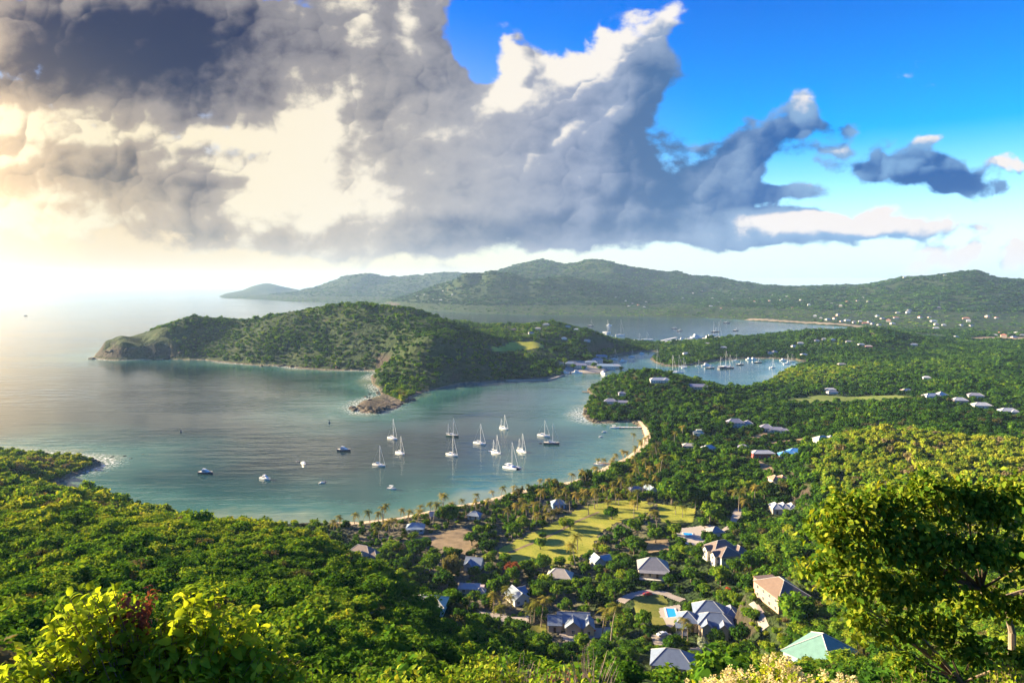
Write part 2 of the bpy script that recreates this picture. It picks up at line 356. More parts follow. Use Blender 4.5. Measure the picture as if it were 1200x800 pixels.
CTRL_PX = [  # photo pixel and its distance ahead: ridges, crests and flats
    # far headland and middle peninsula
    (112, 414, 1515), (118, 401, 1540), (140, 395, 1560), (190, 389.5, 1590), (170, 408, 1520), (130, 410, 1510), (214, 381, 1630), (240, 373, 1690), (262, 378, 1690), (205, 403, 1540), (230, 407, 1530), (300, 379, 1650), (260, 408, 1500),
    (340, 369, 1640), (390, 362.5, 1600), (420, 360, 1580), (450, 367, 1540), (480, 368.5, 1520), (500, 366, 1600), (516, 375, 1650), (300, 404, 1460), (340, 410, 1410), (380, 400, 1440), (420, 390, 1450), (430, 415, 1320), (400, 420, 1320),
    (540, 385, 1700), (600, 387, 1700), (640, 381.5, 1700), (666, 388, 1650), (700, 395, 1600), (560, 392, 1500), (620, 398, 1450),
    (508, 396, 1200), (480, 408, 1180), (540, 403, 1240), (580, 412, 1280), (620, 416, 1290), (590, 408, 1350), (650, 420, 1290), (455, 432, 1110), (461, 447, 1040), (520, 425, 1130), (560, 428, 1160), (476, 456, 1000), (445, 470, 935), (600, 430, 1190),
    (680, 425, 1300), (690, 408, 1450), (730, 402, 1750), (700, 400, 1550), (665, 410, 1420),
    # promontory across the bay
    (700, 466, 930), (712, 452, 965), (725, 446, 975), (745, 440, 965), (770, 441, 950), (800, 448, 930), (722, 478, 850), (760, 478, 830), (700, 489, 815), (830, 456, 940), (865, 462, 920), (800, 478, 800), (740, 488, 790), (900, 455, 980),
    # lowlands to the right
    (760, 505, 700), (800, 523, 610), (862, 497, 720), (905, 502, 700), (870, 482, 790), (950, 473, 860), (940, 468, 905), (1000, 468, 900), (900, 467, 910), (820, 500, 700),
    (960, 431, 1230), (1000, 425, 1280), (930, 440, 1130), (1060, 414, 1480), (1120, 415, 1480), (1200, 410, 1550), (1300, 410, 1500), (1000, 445, 1050), (1100, 467, 840), (1150, 478, 780), (1195, 486, 750), (1250, 480, 760), (1150, 444, 1030), (1220, 436, 1100), (1060, 485, 720), (1130, 500, 620), (980, 490, 700),
    (1035, 387, 1760), (1000, 392, 1750), (1076, 397.5, 1760), (940, 391.5, 1800), (850, 402.5, 1700), (880, 397.5, 1760), (820, 407, 1600), (900, 412, 1540), (960, 408, 1600), (800, 419, 1470), (780, 421, 1420),
    (1120, 402, 1900), (1180, 400, 1900), (1250, 400, 1900), (1150, 391.5, 2230), (1220, 392, 2200), (1110, 388.5, 2390), (1050, 386.5, 2480), (960, 377, 2900), (1010, 379, 2800), (1080, 381, 2700), (1180, 385, 2500), (900, 373, 3250), (1320, 390, 2300),
    # far hills
    (1010, 339, 5000), (1060, 327, 4850), (1092, 322.5, 4700), (1120, 320.5, 4600), (1148, 319.5, 4550), (1166, 324.5, 4500), (1200, 337, 4500), (1270, 346, 4500), (1400, 342, 4600), (1010, 364, 3650), (1100, 370, 3250), (1200, 374, 3050), (1320, 378, 3000), (1100, 349, 3950), (1150, 346, 3950), (1050, 352, 4000), (1200, 356, 3800),
    (975, 336.5, 5500), (960, 339, 5450), (930, 339.5, 5500), (900, 335, 5700), (870, 331.5, 5900), (840, 327, 6000), (800, 322.5, 6000), (770, 321.5, 6200), (742, 314.5, 6200), (712, 307.5, 6200), (690, 305.5, 6200), (668, 312, 6300), (640, 306.8, 6900), (618, 310.5, 6900), (600, 316.5, 6900), (588, 320, 7000),
    (940, 358, 4200), (880, 352, 4700), (820, 345, 5100), (760, 338, 5300), (860, 362, 4050), (800, 362, 4050), (960, 366, 3500), (700, 330, 5300),
    (545, 321.5, 4650), (572, 315.5, 4600), (598, 322.5, 4500), (630, 331, 4400), (664, 328.5, 4450), (690, 338.5, 4350), (738, 352, 4200), (780, 360.5, 4000), (502, 340, 4700), (475, 353, 4650), (560, 345, 4250), (620, 350, 4150), (670, 352, 4100), (520, 352, 4350), (590, 333, 4350),
    (532, 322, 9300), (510, 322.5, 9300), (482, 326.5, 9300), (455, 329.5, 9400), (425, 322.5, 9400), (400, 327.5, 9400), (372, 338, 9300), (348, 347.5, 9000), (335, 345.5, 11500), (324, 336, 12000), (312, 333.5, 12200), (296, 337.5, 12300), (281, 344.5, 12500), (264, 346.6, 12700), (430, 342, 8700), (500, 345, 8300), (560, 326, 9000),
    # left hillside running down from the viewpoint to the cove
    (0, 545, 470), (50, 541, 480), (30, 560, 440), (-60, 560, 430), (-60, 590, 300), (0, 597, 255), (60, 600, 250), (120, 607, 245), (200, 613, 238), (260, 617, 234), (300, 620, 230), (340, 627, 232), (370, 634, 236), (400, 648, 225), (430, 668, 212), (470, 690, 198), (510, 712, 185), (550, 746, 168),
    (0, 650, 165), (0, 700, 112), (100, 700, 110), (100, 650, 160), (220, 650, 168), (220, 700, 116), (330, 660, 165), (330, 710, 118), (420, 710, 125), (420, 750, 92), (520, 778, 110), (600, 792, 105), (0, 760, 72), (150, 770, 68), (300, 775, 68), (450, 818, 66), (600, 835, 66), (-150, 650, 160), (-150, 600, 250), (-200, 700, 110), (-150, 770, 70),
    # the valley floor by the beach
    (487, 625, 418), (420, 652, 372), (640, 620, 414), (700, 600, 446), (620, 650, 374), (650, 672, 350), (560, 660, 358), (510, 715, 300), (700, 740, 277), (670, 738, 284), (600, 735, 285), (545, 725, 290), (620, 710, 305), (730, 640, 372), (765, 675, 328), (790, 610, 420), (720, 690, 318), (800, 700, 304), (740, 575, 500), (690, 585, 478), (760, 550, 540), (830, 560, 500), (450, 640, 392), (520, 640, 388),
    (825, 732, 270), (785, 735, 262), (790, 782, 220), (740, 770, 235), (845, 657, 335), (912, 706, 255), (870, 735, 250), (955, 775, 200), (885, 765, 228), (912, 570, 478), (927, 538, 555), (918, 600, 425), (870, 600, 430), (860, 540, 545), (880, 625, 385), (690, 790, 190), (620, 794, 185),
    # right hillside
    (1000, 511, 525), (1060, 507, 505), (1120, 514, 485), (1200, 526, 465), (1290, 535, 460), (962, 523, 505), (950, 560, 440), (950, 600, 380), (1000, 600, 345), (1050, 550, 435), (1100, 560, 390), (1050, 600, 350), (1100, 650, 262), (1200, 600, 335), (1200, 680, 230), (1000, 680, 240), (950, 680, 258), (1000, 745, 192), (1100, 720, 190), (1300, 650, 260), (1200, 750, 150), (1100, 770, 130), (1020, 785, 140), (900, 790, 150), (1300, 750, 150), (1150, 515, 560), (1050, 510, 590),
    (780, 812, 130), (860, 815, 125), (700, 822, 110),
]
CTRL_W = [(0, 0, 148.3), (0, 4, 146.6), (-4, 4, 146.8), (4, 4, 146.8), (8, 2, 147.8), (-8, 2, 147.8), (0, -8, 150), (20, -8, 150), (-20, -8, 149), (0, -60, 158), (60, -40, 156), (-60, -40, 150), (0, -400, 170), (400, -300, 150), (-400, -300, 90),
    (0, 10, 142.0), (-8, 10, 142.2), (8, 10, 142.0), (-10, 20, 134), (0, 20, 133.5), (10, 20, 133.5), (16, 15, 137.5), (22, 22, 132.5), (-18, 16, 137), (-30, 40, 125), (0, 40, 122), (30, 40, 121), (45, 60, 112), (-50, 66, 113), (14, 70, 108), (30, 95, 90), (60, 90, 92), (90, 90, 96), (70, 40, 124), (-80, 40, 124), (150, 30, 128), (-150, 20, 115),
    (-300, 100, 75), (-500, 150, 40), (300, 60, 115), (500, 300, 70), (600, 200, 110), (800, 500, 60), (-260, 420, 22), (900, 700, 40), (1200, 1000, 40), (2500, 1500, 60), (3000, 3000, 80), (3500, 4500, 150), (6000, 6000, 120), (5000, 2000, 120), (-400, -800, 120), (3000, -1000, 150), (8000, 10000, 40), (0, 12000, 40)]
for q_ in range(580, 1420, 70): CTRL_W.append(((q_ - 600) / 800 * 7600, 7600, 45))
for q_ in range(260, 570, 60): CTRL_W.append(((q_ - 600) / 800 * 11500, 11500, 30))
def nearer(c):
    if 3900 < c[2] < 4800 and c[0] < 800: return c
    k = 1.0 if c[2] < 620 else (.95 if c[1] < 346 and c[2] > 4900 and c[2] < 9000 and c[0] > 560 else .86 if c[1] < 346 else max((c[1] - 338.0) / (c[1] - 334.0), .82 if c[2] > 3000 else .915))
    return (c[0], c[1], c[2] * k)
CTRL_PX += [(560, 333, 5300), (600, 336, 5300), (640, 334, 5400), (520, 340, 5500), (680, 330, 5500)]
pts = [at(*nearer(c)) for c in CTRL_PX] + CTRL_W
pts += [at(*q_) for q_ in [(124, 403, 1402), (150, 400.5, 1398), (176, 399, 1402), (198, 401, 1404)]]
for i, p in enumerate(COAST):
    if i % 2 == 0: pts.append((p[0], p[1], 1.5))
CP = np.array(pts, dtype=np.float64)
CP[:, 2] = np.maximum(CP[:, 2], 1.2)

def warp(x, y):
    r = np.sqrt(x * x + y * y) + 6.0
    a = np.arctan2(x, y)
    return np.stack([a * 2.2, np.log(r) * 1.25], axis=-1)

def make_rbf():
    q = warp(CP[:, 0], CP[:, 1])
    d = np.sqrt(((q[:, None] - q[None]) ** 2).sum(-1) + 0.012 ** 2)
    n = len(q)
    A = np.zeros((n + 3, n + 3)); A[:n, :n] = d + np.eye(n) * 0.0015 * -1
    P1 = np.concatenate([np.ones((n, 1)), q], 1)
    A[:n, n:] = P1; A[n:, :n] = P1.T
    b = np.concatenate([CP[:, 2], np.zeros(3)])
    w = np.linalg.lstsq(A, b, rcond=None)[0]
    return q.astype(np.float32), w.astype(np.float32)
RQ, RW = make_rbf()

def rbf(x, y):
    q = warp(x, y).astype(np.float32)
    out = np.empty(len(q), np.float32)
    n = len(RQ)
    for s in range(0, len(q), 20000):
        c = q[s:s + 20000]
        d2 = (c[:, :1] - RQ[None, :, 0]) ** 2 + (c[:, 1:] - RQ[None, :, 1]) ** 2
        out[s:s + 20000] = np.sqrt(d2 + 0.012 ** 2) @ RW[:n] + RW[n] + c @ RW[n + 1:]
    return out

def inside(x, y, poly):
    p = np.asarray(poly, dtype=np.float64)
    res = np.zeros(x.shape, bool)
    for i in range(len(p)):
        x1, y1 = p[i - 1]; x2, y2 = p[i]
        if y1 == y2: continue
        c = ((y1 > y) != (y2 > y))
        if c.any():
            res ^= c & (x < (x2 - x1) * (y - y1) / (y2 - y1) + x1)
    return res

def edge_dist(x, y, poly, closed=True):
    p = np.asarray(poly, dtype=np.float64)
    best = np.full(x.shape, 1e18)
    for i in range(0 if closed else 1, len(p)):
        a, b = p[i - 1], p[i]
        ab = b - a; L2 = ab @ ab + 1e-9
        t = np.clip(((x - a[0]) * ab[0] + (y - a[1]) * ab[1]) / L2, 0, 1)
        d = (x - a[0] - t * ab[0]) ** 2 + (y - a[1] - t * ab[1]) ** 2
        np.minimum(best, d, out=best)
    return np.sqrt(best)

def vnoise(x, y, seed=0):
    xi = np.floor(x).astype(np.int64); yi = np.floor(y).astype(np.int64)
    fx = x - xi; fy = y - yi
    fx = fx * fx * (3 - 2 * fx); fy = fy * fy * (3 - 2 * fy)
    def h(a, b):
        v = (a * 374761393 + b * 668265263 + seed * 974711) & 0xffffffff
        v = ((v ^ (v >> 13)) * 1274126177) & 0xffffffff
        return ((v ^ (v >> 16)) & 0xffff) / 65535.0
    return (h(xi, yi) * (1 - fx) + h(xi + 1, yi) * fx) * (1 - fy) + (h(xi, yi + 1) * (1 - fx) + h(xi + 1, yi + 1) * fx) * fy
def fbm(x, y, oct=4, seed=0):
    s = 0; a = .5
    for k in range(oct):
        s = s + a * (vnoise(x, y, seed + k) - .5); x = x * 2.03 + 17.1; y = y * 2.03 - 9.7; a *= .5
    return s

# polar grid about the viewpoint: fine in front, coarse behind, so near ground gets small faces and far hills large ones
front = np.radians(np.linspace(-41, 41, 540))
side_l = np.radians(np.concatenate([np.linspace(-180, -75, 36), np.linspace(-72, -42, 40)]))
AZ = np.concatenate([side_l, front, -side_l[1:][::-1]])
AZ = AZ[np.argsort(AZ)]
RR = np.concatenate([[0.4, 1.0, 1.8], np.exp(np.linspace(math.log(2.6), math.log(17000), 760))])
NA, NR = len(AZ), len(RR)
AA, RG = np.meshgrid(AZ, RR)
GX = (RG * np.sin(AA)).ravel(); GY = (RG * np.cos(AA)).ravel()

def heights(x, y):
    r = np.sqrt(x * x + y * y)
    z = rbf(x, y).astype(np.float64)
    f = fbm(x / 420, y / 420, 5, 3)
    ridg = np.abs(fbm(x / 700, y / 700, 4, 9)) * 2
    far = np.clip((r - 2600) / 2500, 0, 1)
    hh = np.clip(z / 120, 0, 1.4)
    z = z + far * hh * (f * 40 - ridg * 46 - np.abs(fbm(x / 300, y / 300, 3, 61)) * 85 + 26)
    mid = np.clip((r - 700) / 600, 0, 1) * (1 - far)
    z = z + mid * np.clip(z / 25, 0, 1) * (fbm(x / 130, y / 130, 4, 5) * 30 - np.abs(fbm(x / 90, y / 90, 3, 55)) * 22 + 4)
    z = z + np.clip((r - 40) / 200, 0, 1) * fbm(x / 26, y / 26, 3, 8) * 1.6 * np.clip(z / 12, 0, 1)
    w = np.clip((16 - r) / 9, 0, 1); w = w * w * (3 - 2 * w)
    near = 148.3 - 0.60 * np.clip(y, 0, None) - 0.04 * np.abs(x)
    z = z * (1 - w) + near * w
    land = inside(x, y, LAND) & ~inside(x, y, POND)
    d = np.minimum(edge_dist(x, y, COAST, False), edge_dist(x, y, POND))
    rug = 0.55 + vnoise(x / 23, y / 23, 4) * 1.0
    steep = np.where((y > 900) & (x < 90), 1.3, np.where((x > 60) & (y > 740) & (y < 1010) & (x < 175), 0.9, 0.35))
    zl = np.minimum(np.maximum(z, 0.9), 0.35 + d * steep * rug + np.clip(d - 25, 0, None) * 2.0)
    zs = -np.minimum(0.25 + d * 0.07, 9.0)
    return np.where(land, zl, zs), land, d

GZ, GL, GD = heights(GX, GY)
ZG = GZ.reshape(NR, NA); LG = GL.reshape(NR, NA)
LOGR = np.log(RR)
def ground(x, y):
    """height of the terrain sheet at points"""
    x = np.atleast_1d(np.asarray(x, float)); y = np.atleast_1d(np.asarray(y, float))
    r = np.clip(np.sqrt(x * x + y * y), RR[0], RR[-1] * .999); a = np.arctan2(x, y)
    j = np.clip(np.searchsorted(AZ, a) - 1, 0, NA - 2); i = np.clip(np.searchsorted(RR, r) - 1, 0, NR - 2)
    ta = np.clip((a - AZ[j]) / (AZ[j + 1] - AZ[j]), 0, 1); tr = np.clip((r - RR[i]) / (RR[i + 1] - RR[i]), 0, 1)
    return (ZG[i, j] * (1 - ta) + ZG[i, j + 1] * ta) * (1 - tr) + (ZG[i + 1, j] * (1 - ta) + ZG[i + 1, j + 1] * ta) * tr
def g1(x, y): return float(ground(x, y)[0])
YS = np.exp(np.linspace(math.log(12), math.log(14000), 6000))
def P(px, py, h=0.0, ymin=0.0):
    """first point of the ground (raised by h) under a photo pixel"""
    u, v = ray(px, py)
    z = np.maximum(ground(YS * u, YS), 0.0) + h
    hit = np.nonzero((CAMZ + v * YS <= z) & (YS > ymin))[0]
    Y = YS[hit[0]] if len(hit) else 14000.0
    return (u * Y, Y)
def PP(lst, ymin=0.0): return [P(a, b, 0, ymin) for a, b in lst]

# flatten the building plots and the fields a little before meshing
def flatten(x0, y0, rad, z=None, soft=1.6):
    d = np.sqrt((GX - x0) ** 2 + (GY - y0) ** 2)
    z = g1(x0, y0) if z is None else z
    w = np.clip((soft * rad - d) / ((soft - 1) * rad), 0, 1); w = w * w * (3 - 2 * w)
    GZ[:] = np.where(GL, GZ * (1 - w) + z * w, GZ)
# ------------------------------------------------------------------ building plots: (key, photo pixel of the base, plot radius) -> place and level ground
PLOTS = {
 'gabled_villa': (669, 737, 13), 'pool_villa': (832, 735, 15), 'blue_hip': (788, 783, 12), 'brown_villa': (915, 706, 13), 'teal_house': (963, 776, 13),
 'terrace_villa': (850, 657, 14), 'porch_house': (765, 672, 11), 'white_cottage': (703, 661, 7), 'beige_cottage': (656, 679, 9), 'beach_cottage': (654, 594, 7),
 'blue_beach': (487, 622, 8), 'brown_roofs': (421, 655, 12), 'pale_shed': (502, 716, 8), 'long_beach': (517, 607, 8), 'beach_hut': (556, 607, 6),
 'grey_cottage': (556, 665, 8), 'pink_flat': (550, 693, 7), 'white_side': (606, 704, 8), 'small_dark': (563, 698, 5),
 'wavy_white': (918, 600, 10), 'terracotta': (912, 569, 9), 'blue_roof': (927, 536, 11), 'red_walls': (893, 536, 11), 'blue_white': (871, 528, 7),
 'white_hill': (967, 518, 10), 'lilac_villa': (866, 500, 13), 'lilac_low': (906, 506, 13), 'green_white': (818, 510, 7), 'hidden_grey': (830, 528, 8), 'white_low': (808, 525, 8),
 'upper_white': (838, 627, 8), 'beach_store': (762, 577, 7), 'beach_bar': (745, 577, 7), 'club': (722, 474, 16), 'ridge_house': (773, 448, 15), 'ridge_long': (816, 455, 14), 'plateau_hut': (729, 463, 7),
 'row_a': (1096, 467, 13), 'row_b': (1124, 472, 10), 'row_c': (1150, 478, 11), 'row_d': (1181, 485, 10), 'row_e': (1143, 466, 10),
}
SITE = {}
for k, (px, py, rad) in PLOTS.items():
    x, y = P(px, py); SITE[k] = (x, y)
    flatten(x, y, rad)
for px, py, rad in ((790, 742, 16), (762, 708, 14), (690, 741, 14), (640, 640, 34), (690, 615, 38), (715, 600, 26), (800, 625, 14)):
    x, y = P(px, py); flatten(x, y, rad, soft=1.9)
SITE = {k: P(px, py) for k, (px, py, r) in PLOTS.items()}

# ------------------------------------------------------------------ terrain sheet
def terrain_mat():
    m, t, out = new_mat('hillside_ground')
    pos = t.geo('Position')
    nz = t.sep(t.geo('Normal'))[2]; pz = t.sep(pos)[2]
    n_a = t.noise(pos, 0.012, 5, .6); n_b = t.noise(pos, 0.09, 4, .65); n_c = t.noise(pos, .9, 3, .6)
    veg = t.ramp(t.add(t.mul(n_a, .55), t.mul(n_b, .45)), [(0.3, (.012, .026, .010)), (0.46, (.024, .043, .013)), (0.60, (.042, .060, .018)), (0.74, (.085, .088, .034))])
    soil = t.mix(n_c, (.15, .11, .065), (.26, .20, .12))
    rock = t.mix(t.noise(t.vs(pos, (1, 1, 2.4)), .16, 5, .7), (.020, .017, .014), (.090, .070, .052))
    c = t.mix(t.ss(t.noise(pos, .05, 4, .6), .60, .74, 0, .30), veg, soil)
    ds_ = t.m('SQRT', t.m('ADD', t.m('POWER', t.sep(pos)[0], 2), t.m('POWER', t.sep(pos)[1], 2)))
    rk = t.mul(t.ss(t.add(nz, t.ss(ds_, 1000, 1200, 0, -.10)), .82, .66), t.ss(pz, 36, 18))
    c = t.mix(rk, c, rock)
    sp_ = t.n.new('ShaderNodeVectorMath'); sp_.operation = 'DISTANCE'; t.put(sp_.inputs[0], pos); sp_.inputs[1].default_value = (*sea(436, 478), 4)
    c = t.mix(t.ss(t.mad(t.noise(pos, .05, 3), 30, sp_.outputs['Value']), 85, 55), c, rock)
    dist = t.m('SQRT', t.m('ADD', t.m('POWER', t.sep(pos)[0], 2), t.m('POWER', t.sep(pos)[1], 2)))
    wet = t.mul(t.ss(pz, 2.4, .6), t.ss(dist, 2600, 1500))
    c = t.mix(t.mul(wet, .85), c, t.mix(n_c, (.07, .058, .045), (.24, .195, .145)))
    dist = t.m('SQRT', t.m('ADD', t.m('POWER', t.sep(pos)[0], 2), t.m('POWER', t.sep(pos)[1], 2)))
    nrm = bump(t, t.add(n_b, t.mul(t.noise(pos, .03, 4, .7), 2.2)), .9, 7.0)
    principled(t, out, c, .95, .1, nrm)
    return m
NO_TREES = [[sea(*q) for q in [(100, 432), (100, 400)]] + [sea(100, 398), sea(140, 400), sea(172, 408), sea(202, 417), sea(202, 426)], [sea(*q) for q in [(410, 486), (410, 466), (436, 464), (448, 462), (468, 470), (474, 474), (450, 486)]]]
fi = (np.arange(NR - 1)[:, None] * NA + np.arange(NA - 1)[None, :]).ravel()
F = np.stack([fi, fi + NA, fi + NA + 1, fi + 1], 1)
seam = np.arange(NR - 1) * NA
terr = link('terrain', raw_mesh('terrain', np.stack([GX, GY, GZ], 1), F, [terrain_mat()], smooth=True))
tag(terr, 'green hilly island ground around the bay', None, None, 'structure')

# ------------------------------------------------------------------ sea
def water_mat():
    m, t, out = new_mat('sea_water')
    pos = t.geo('Position')
    a = t.n.new('ShaderNodeAttribute'); a.attribute_name = 'offshore'; d = a.outputs['Fac']
    e = t.n.new('ShaderNodeAttribute'); e.attribute_name = 'surf'; ex = e.outputs['Fac']
    dn = t.mad(t.sub(t.noise(pos, .012, 4, .6), .5), 130.0, d)
    col = t.ramp(t.mul(dn, 1 / 400.0), [(0.0, (.15, .21, .15)), (.05, (.045, .135, .115)), (.16, (.018, .068, .064)), (.34, (.013, .028, .029)), (1.0, (.013, .017, .016))])
    foam_n = t.noise(t.vs(pos, (1, 1, 1)), .35, 4, .7)
    foam = t.mul(t.mul(t.ss(foam_n, .50, .60), t.ss(d, 26, 3)), ex)
    col = t.mix(foam, col, (.75, .74, .70))
    w1 = t.noise(t.vs(pos, (.55, 1.0, 1)), .30, 3, .6); w2 = t.noise(t.vs(pos, (.7, 1.2, 1)), .055, 3, .55)
    calm = t.noise(t.vs(pos, (.35, 1.0, 1)), .006, 3, .6)
    w3 = t.noise(t.vs(pos, (.22, 1.25, 1)), .075, 3, .6)
    h = t.add(t.add(t.mul(w1, .5), t.mul(w2, 1.3)), t.mul(w3, 2.0))
    sp3 = t.sep(pos); rng_ = t.m('SQRT', t.add(t.m('POWER', sp3[0], 2), t.m('POWER', sp3[1], 2)))
    nb = t.n.new('ShaderNodeBump'); nb.inputs['Distance'].default_value = 1.0
    t.put(nb.inputs['Strength'], t.mul(t.ss(calm, .40, .60, .12, .42), t.ss(rng_, 3200, 700, .6, 1.0))); t.put(nb.inputs['Height'], h)
    b = principled(t, out, col, t.mad(foam, .5, .09), .5, nb.outputs[0])
    b.inputs['IOR'].default_value = 1.33
    return m
wa = np.radians(np.concatenate([np.linspace(-180, -46, 60), np.linspace(-45, 45, 420), np.linspace(46, 180, 60)]))
wr = np.concatenate([[300.0], np.exp(np.linspace(math.log(330), math.log(2600), 420)), np.exp(np.linspace(math.log(2700), math.log(30000), 60))])
WA, WR = np.meshgrid(wa, wr)
wx = (WR * np.sin(WA)).ravel(); wy = (WR * np.cos(WA)).ravel()
wd = edge_dist(wx, wy, COAST, False)
fi = (np.arange(len(wr) - 1)[:, None] * len(wa) + np.arange(len(wa) - 1)[None, :]).ravel()
wme = raw_mesh('sea', np.stack([wx, wy, np.zeros_like(wx)], 1), np.stack([fi, fi + len(wa), fi + len(wa) + 1, fi + 1], 1), [water_mat()], smooth=True)
at_ = wme.attributes.new('offshore', 'FLOAT', 'POINT'); at_.data.foreach_set('value', wd.astype(np.float32))
surf_pts = [sea(*p) for p in [(115, 540), (90, 540), (130, 536), (112, 421), (60, 532), (150, 532), (190, 528), (215, 526), (418, 479), (428, 468), (440, 455), (437, 441), (425, 434), (340, 430), (270, 425), (686, 487), (150, 421)]]
sx = np.zeros_like(wx)
for (x, y) in surf_pts: sx = np.maximum(sx, np.clip(1.5 - np.hypot(wx - x, wy - y) / 45, 0, 1))
at_ = wme.attributes.new('surf', 'FLOAT', 'POINT'); at_.data.foreach_set('value', sx.astype(np.float32))
tag(link('sea', wme), 'calm blue green sea reaching the horizon', None, None, 'structure')

# ------------------------------------------------------------------ sheets lying on the ground: lawns, sand, drives, terraces
ZONES = []                                   # outlines kept free of trees
def sheet(name, poly, mat, label, lift=.12, step=1.0, keep=True, ragged=.0):
    p = np.array(poly)
    x0, y0 = p.min(0) - step; x1, y1 = p.max(0) + step
    nx, ny = int((x1 - x0) / step) + 1, int((y1 - y0) / step) + 1
    xs = x0 + np.arange(nx + 1) * step; ys = y0 + np.arange(ny + 1) * step
    X, Yv = np.meshgrid(xs, ys)
    cxs, cys = X[:-1, :-1] + step / 2, Yv[:-1, :-1] + step / 2
    inn = inside(cxs.ravel() + ragged * (vnoise(cxs.ravel() / 3, cys.ravel() / 3, 3) - .5) * 2, cys.ravel(), poly)
    k = np.nonzero(inn)[0]
    if len(k) == 0: return None
    i, j = k // nx, k % nx
    a = i * (nx + 1) + j
    f = np.stack([a, a + 1, a + nx + 2, a + nx + 1], 1)
    used, inv = np.unique(f, return_inverse=True)
    vx, vy = X.ravel()[used], Yv.ravel()[used]
    v = np.stack([vx, vy, np.maximum(ground(vx, vy), .05) + lift], 1)
    o = link(name, raw_mesh(name, v, inv.reshape(f.shape), [mat], smooth=True))
    tag(o, label, None, None, 'structure')
    if keep: ZONES.append(list(map(tuple, poly)))
    return o
def strip(pts_px, width):                    # polyline in photo pixels -> outline on the ground
    p = np.array(PP(pts_px)); t_ = np.gradient(p, axis=0); t_ /= np.linalg.norm(t_, axis=1)[:, None] + 1e-9
    n = np.stack([-t_[:, 1], t_[:, 0]], 1) * width / 2
    return [tuple(q) for q in np.concatenate([p + n, (p - n)[::-1]])]

def grass_mat(name, a, b, c):
    m, t, out = new_mat(name)
    pos = t.geo('Position')
    f = t.add(t.mul(t.noise(pos, .05, 4, .6), .6), t.mul(t.noise(pos, .8, 4, .65), .4))
    principled(t, out, t.ramp(f, [(.34, a), (.5, b), (.66, c)]), .95, .1, bump(t, t.noise(pos, 2.2, 3, .7), .6, .25))
    return m
M_LAWN = grass_mat('dry_lawn', (.15, .185, .028), (.29, .30, .042), (.42, .36, .07))
M_GREEN = grass_mat('mown_grass', (.10, .13, .025), (.16, .17, .035), (.23, .21, .05))
M_FIELD = grass_mat('pasture', (.10, .15, .03), (.15, .19, .045), (.20, .22, .06))
M_SAND = plain('sand', (.50, .39, .26), .95, .10, .3)
M_FARSAND = plain('dull_sand', (.27, .215, .14), .95, .2, .05)
M_DIRT = plain('dry_earth', (.24, .175, .10), .95, .22, .25)
M_DRIVE = plain('pale_concrete', (.36, .31, .26), .9, .10, .4)
M_ROADS = plain('worn_asphalt', (.17, .155, .14), .9, .15, .3)
M_PAVE = plain('terrace_paving', (.42, .37, .31), .85, .08, .8)
M_QUAY = plain('quay_stone', (.31, .275, .23), .9, .14, .3)

lawn_poly = PP([(588, 640), (612, 630), (640, 617), (668, 603), (690, 592), (722, 586), (752, 586), (768, 594), (748, 606), (722, 613), (705, 622), (698, 640), (684, 648), (668, 660), (640, 662), (622, 656), (604, 662), (586, 656)])
sheet('lawn', lawn_poly, M_LAWN, 'sunny yellow green lawn between beach houses', .13, .9, True, 3.0)
sheet('path', strip([(596, 648), (625, 636), (652, 624), (676, 611), (702, 600)], 2.0), M_DIRT, 'worn earth path crossing the lawn', .19, .6)
sheet('yard', PP([(505, 626), (545, 618), (566, 632), (545, 650), (515, 642), (482, 634)]), M_DIRT, 'brown bare yard behind the beach cottages', .10, .9, True, 1.5)
sheet('field', PP([(918, 468), (960, 463), (1050, 463), (1072, 466), (1040, 470), (930, 472)]), M_FIELD, 'flat green pasture in the lowland', .2, 2.5, True, 3)
sheet('hill_meadow', PP([(575, 406), (600, 401), (632, 402), (638, 408), (605, 412), (578, 412)], 1150), M_LAWN, 'sunlit dry meadow on the peninsula', .3, 3, True, 3)
sheet('garden_lawn', PP([(742, 699), (775, 696), (784, 706), (779, 714), (782, 731), (768, 737), (752, 728), (744, 714)]), M_GREEN, 'small mown lawn beside the pool villa', .12, .7)
sheet('villa_lawn', PP([(610, 735), (640, 730), (640, 741), (618, 744)]), M_GREEN, 'small green lawn left of the gabled villa', .12, .7)
beach_px = [(746, 494), (738, 492.5), (750, 497), (756, 503), (759, 511), (757, 521), (750, 531), (738, 541), (722, 549), (705, 557), (690, 564), (672, 569), (650, 574), (626, 578), (604, 583), (582, 590), (560, 595), (532, 602), (500, 608), (470, 613.5), (440, 618), (415, 621), (385, 621)]
beach_back = [(398, 618.5), (430, 617.5), (444, 614.5), (475, 610.5), (504, 604), (536, 598), (564, 592.5), (588, 588.5), (611, 581), (646, 576), (673, 569.5), (695, 560), (710, 551), (729, 542), (748, 532.5), (759, 521.5), (762.5, 511.5), (759.5, 502.5), (752, 494)]
shore = [sea(a, b) for a, b in [(746, 493.2), (752.5, 502), (755.5, 511), (752, 520.5), (744, 529.5), (731, 538.5), (715, 545.5), (700, 552.5), (683, 560.5), (671, 564.5), (648, 569.5), (624, 573.5), (603, 577.5), (578, 584.5), (561, 588.5), (531, 594.5), (501, 600.5), (471, 606.5), (441, 610.8), (420, 612.5), (384, 613.5)]]
bk_ = []
for a_, b_ in beach_back:
    q_ = P(a_, b_); j_ = min(shore, key=lambda s_: math.hypot(s_[0] - q_[0], s_[1] - q_[1])); f_ = .55 if a_ < 705 else 1.0
    bk_.append((j_[0] + (q_[0] - j_[0]) * f_, j_[1] + (q_[1] - j_[1]) * f_))
sheet('beach', shore + bk_, M_SAND, 'narrow pale sand beach along the bay', .16, 1.0, True, .6)
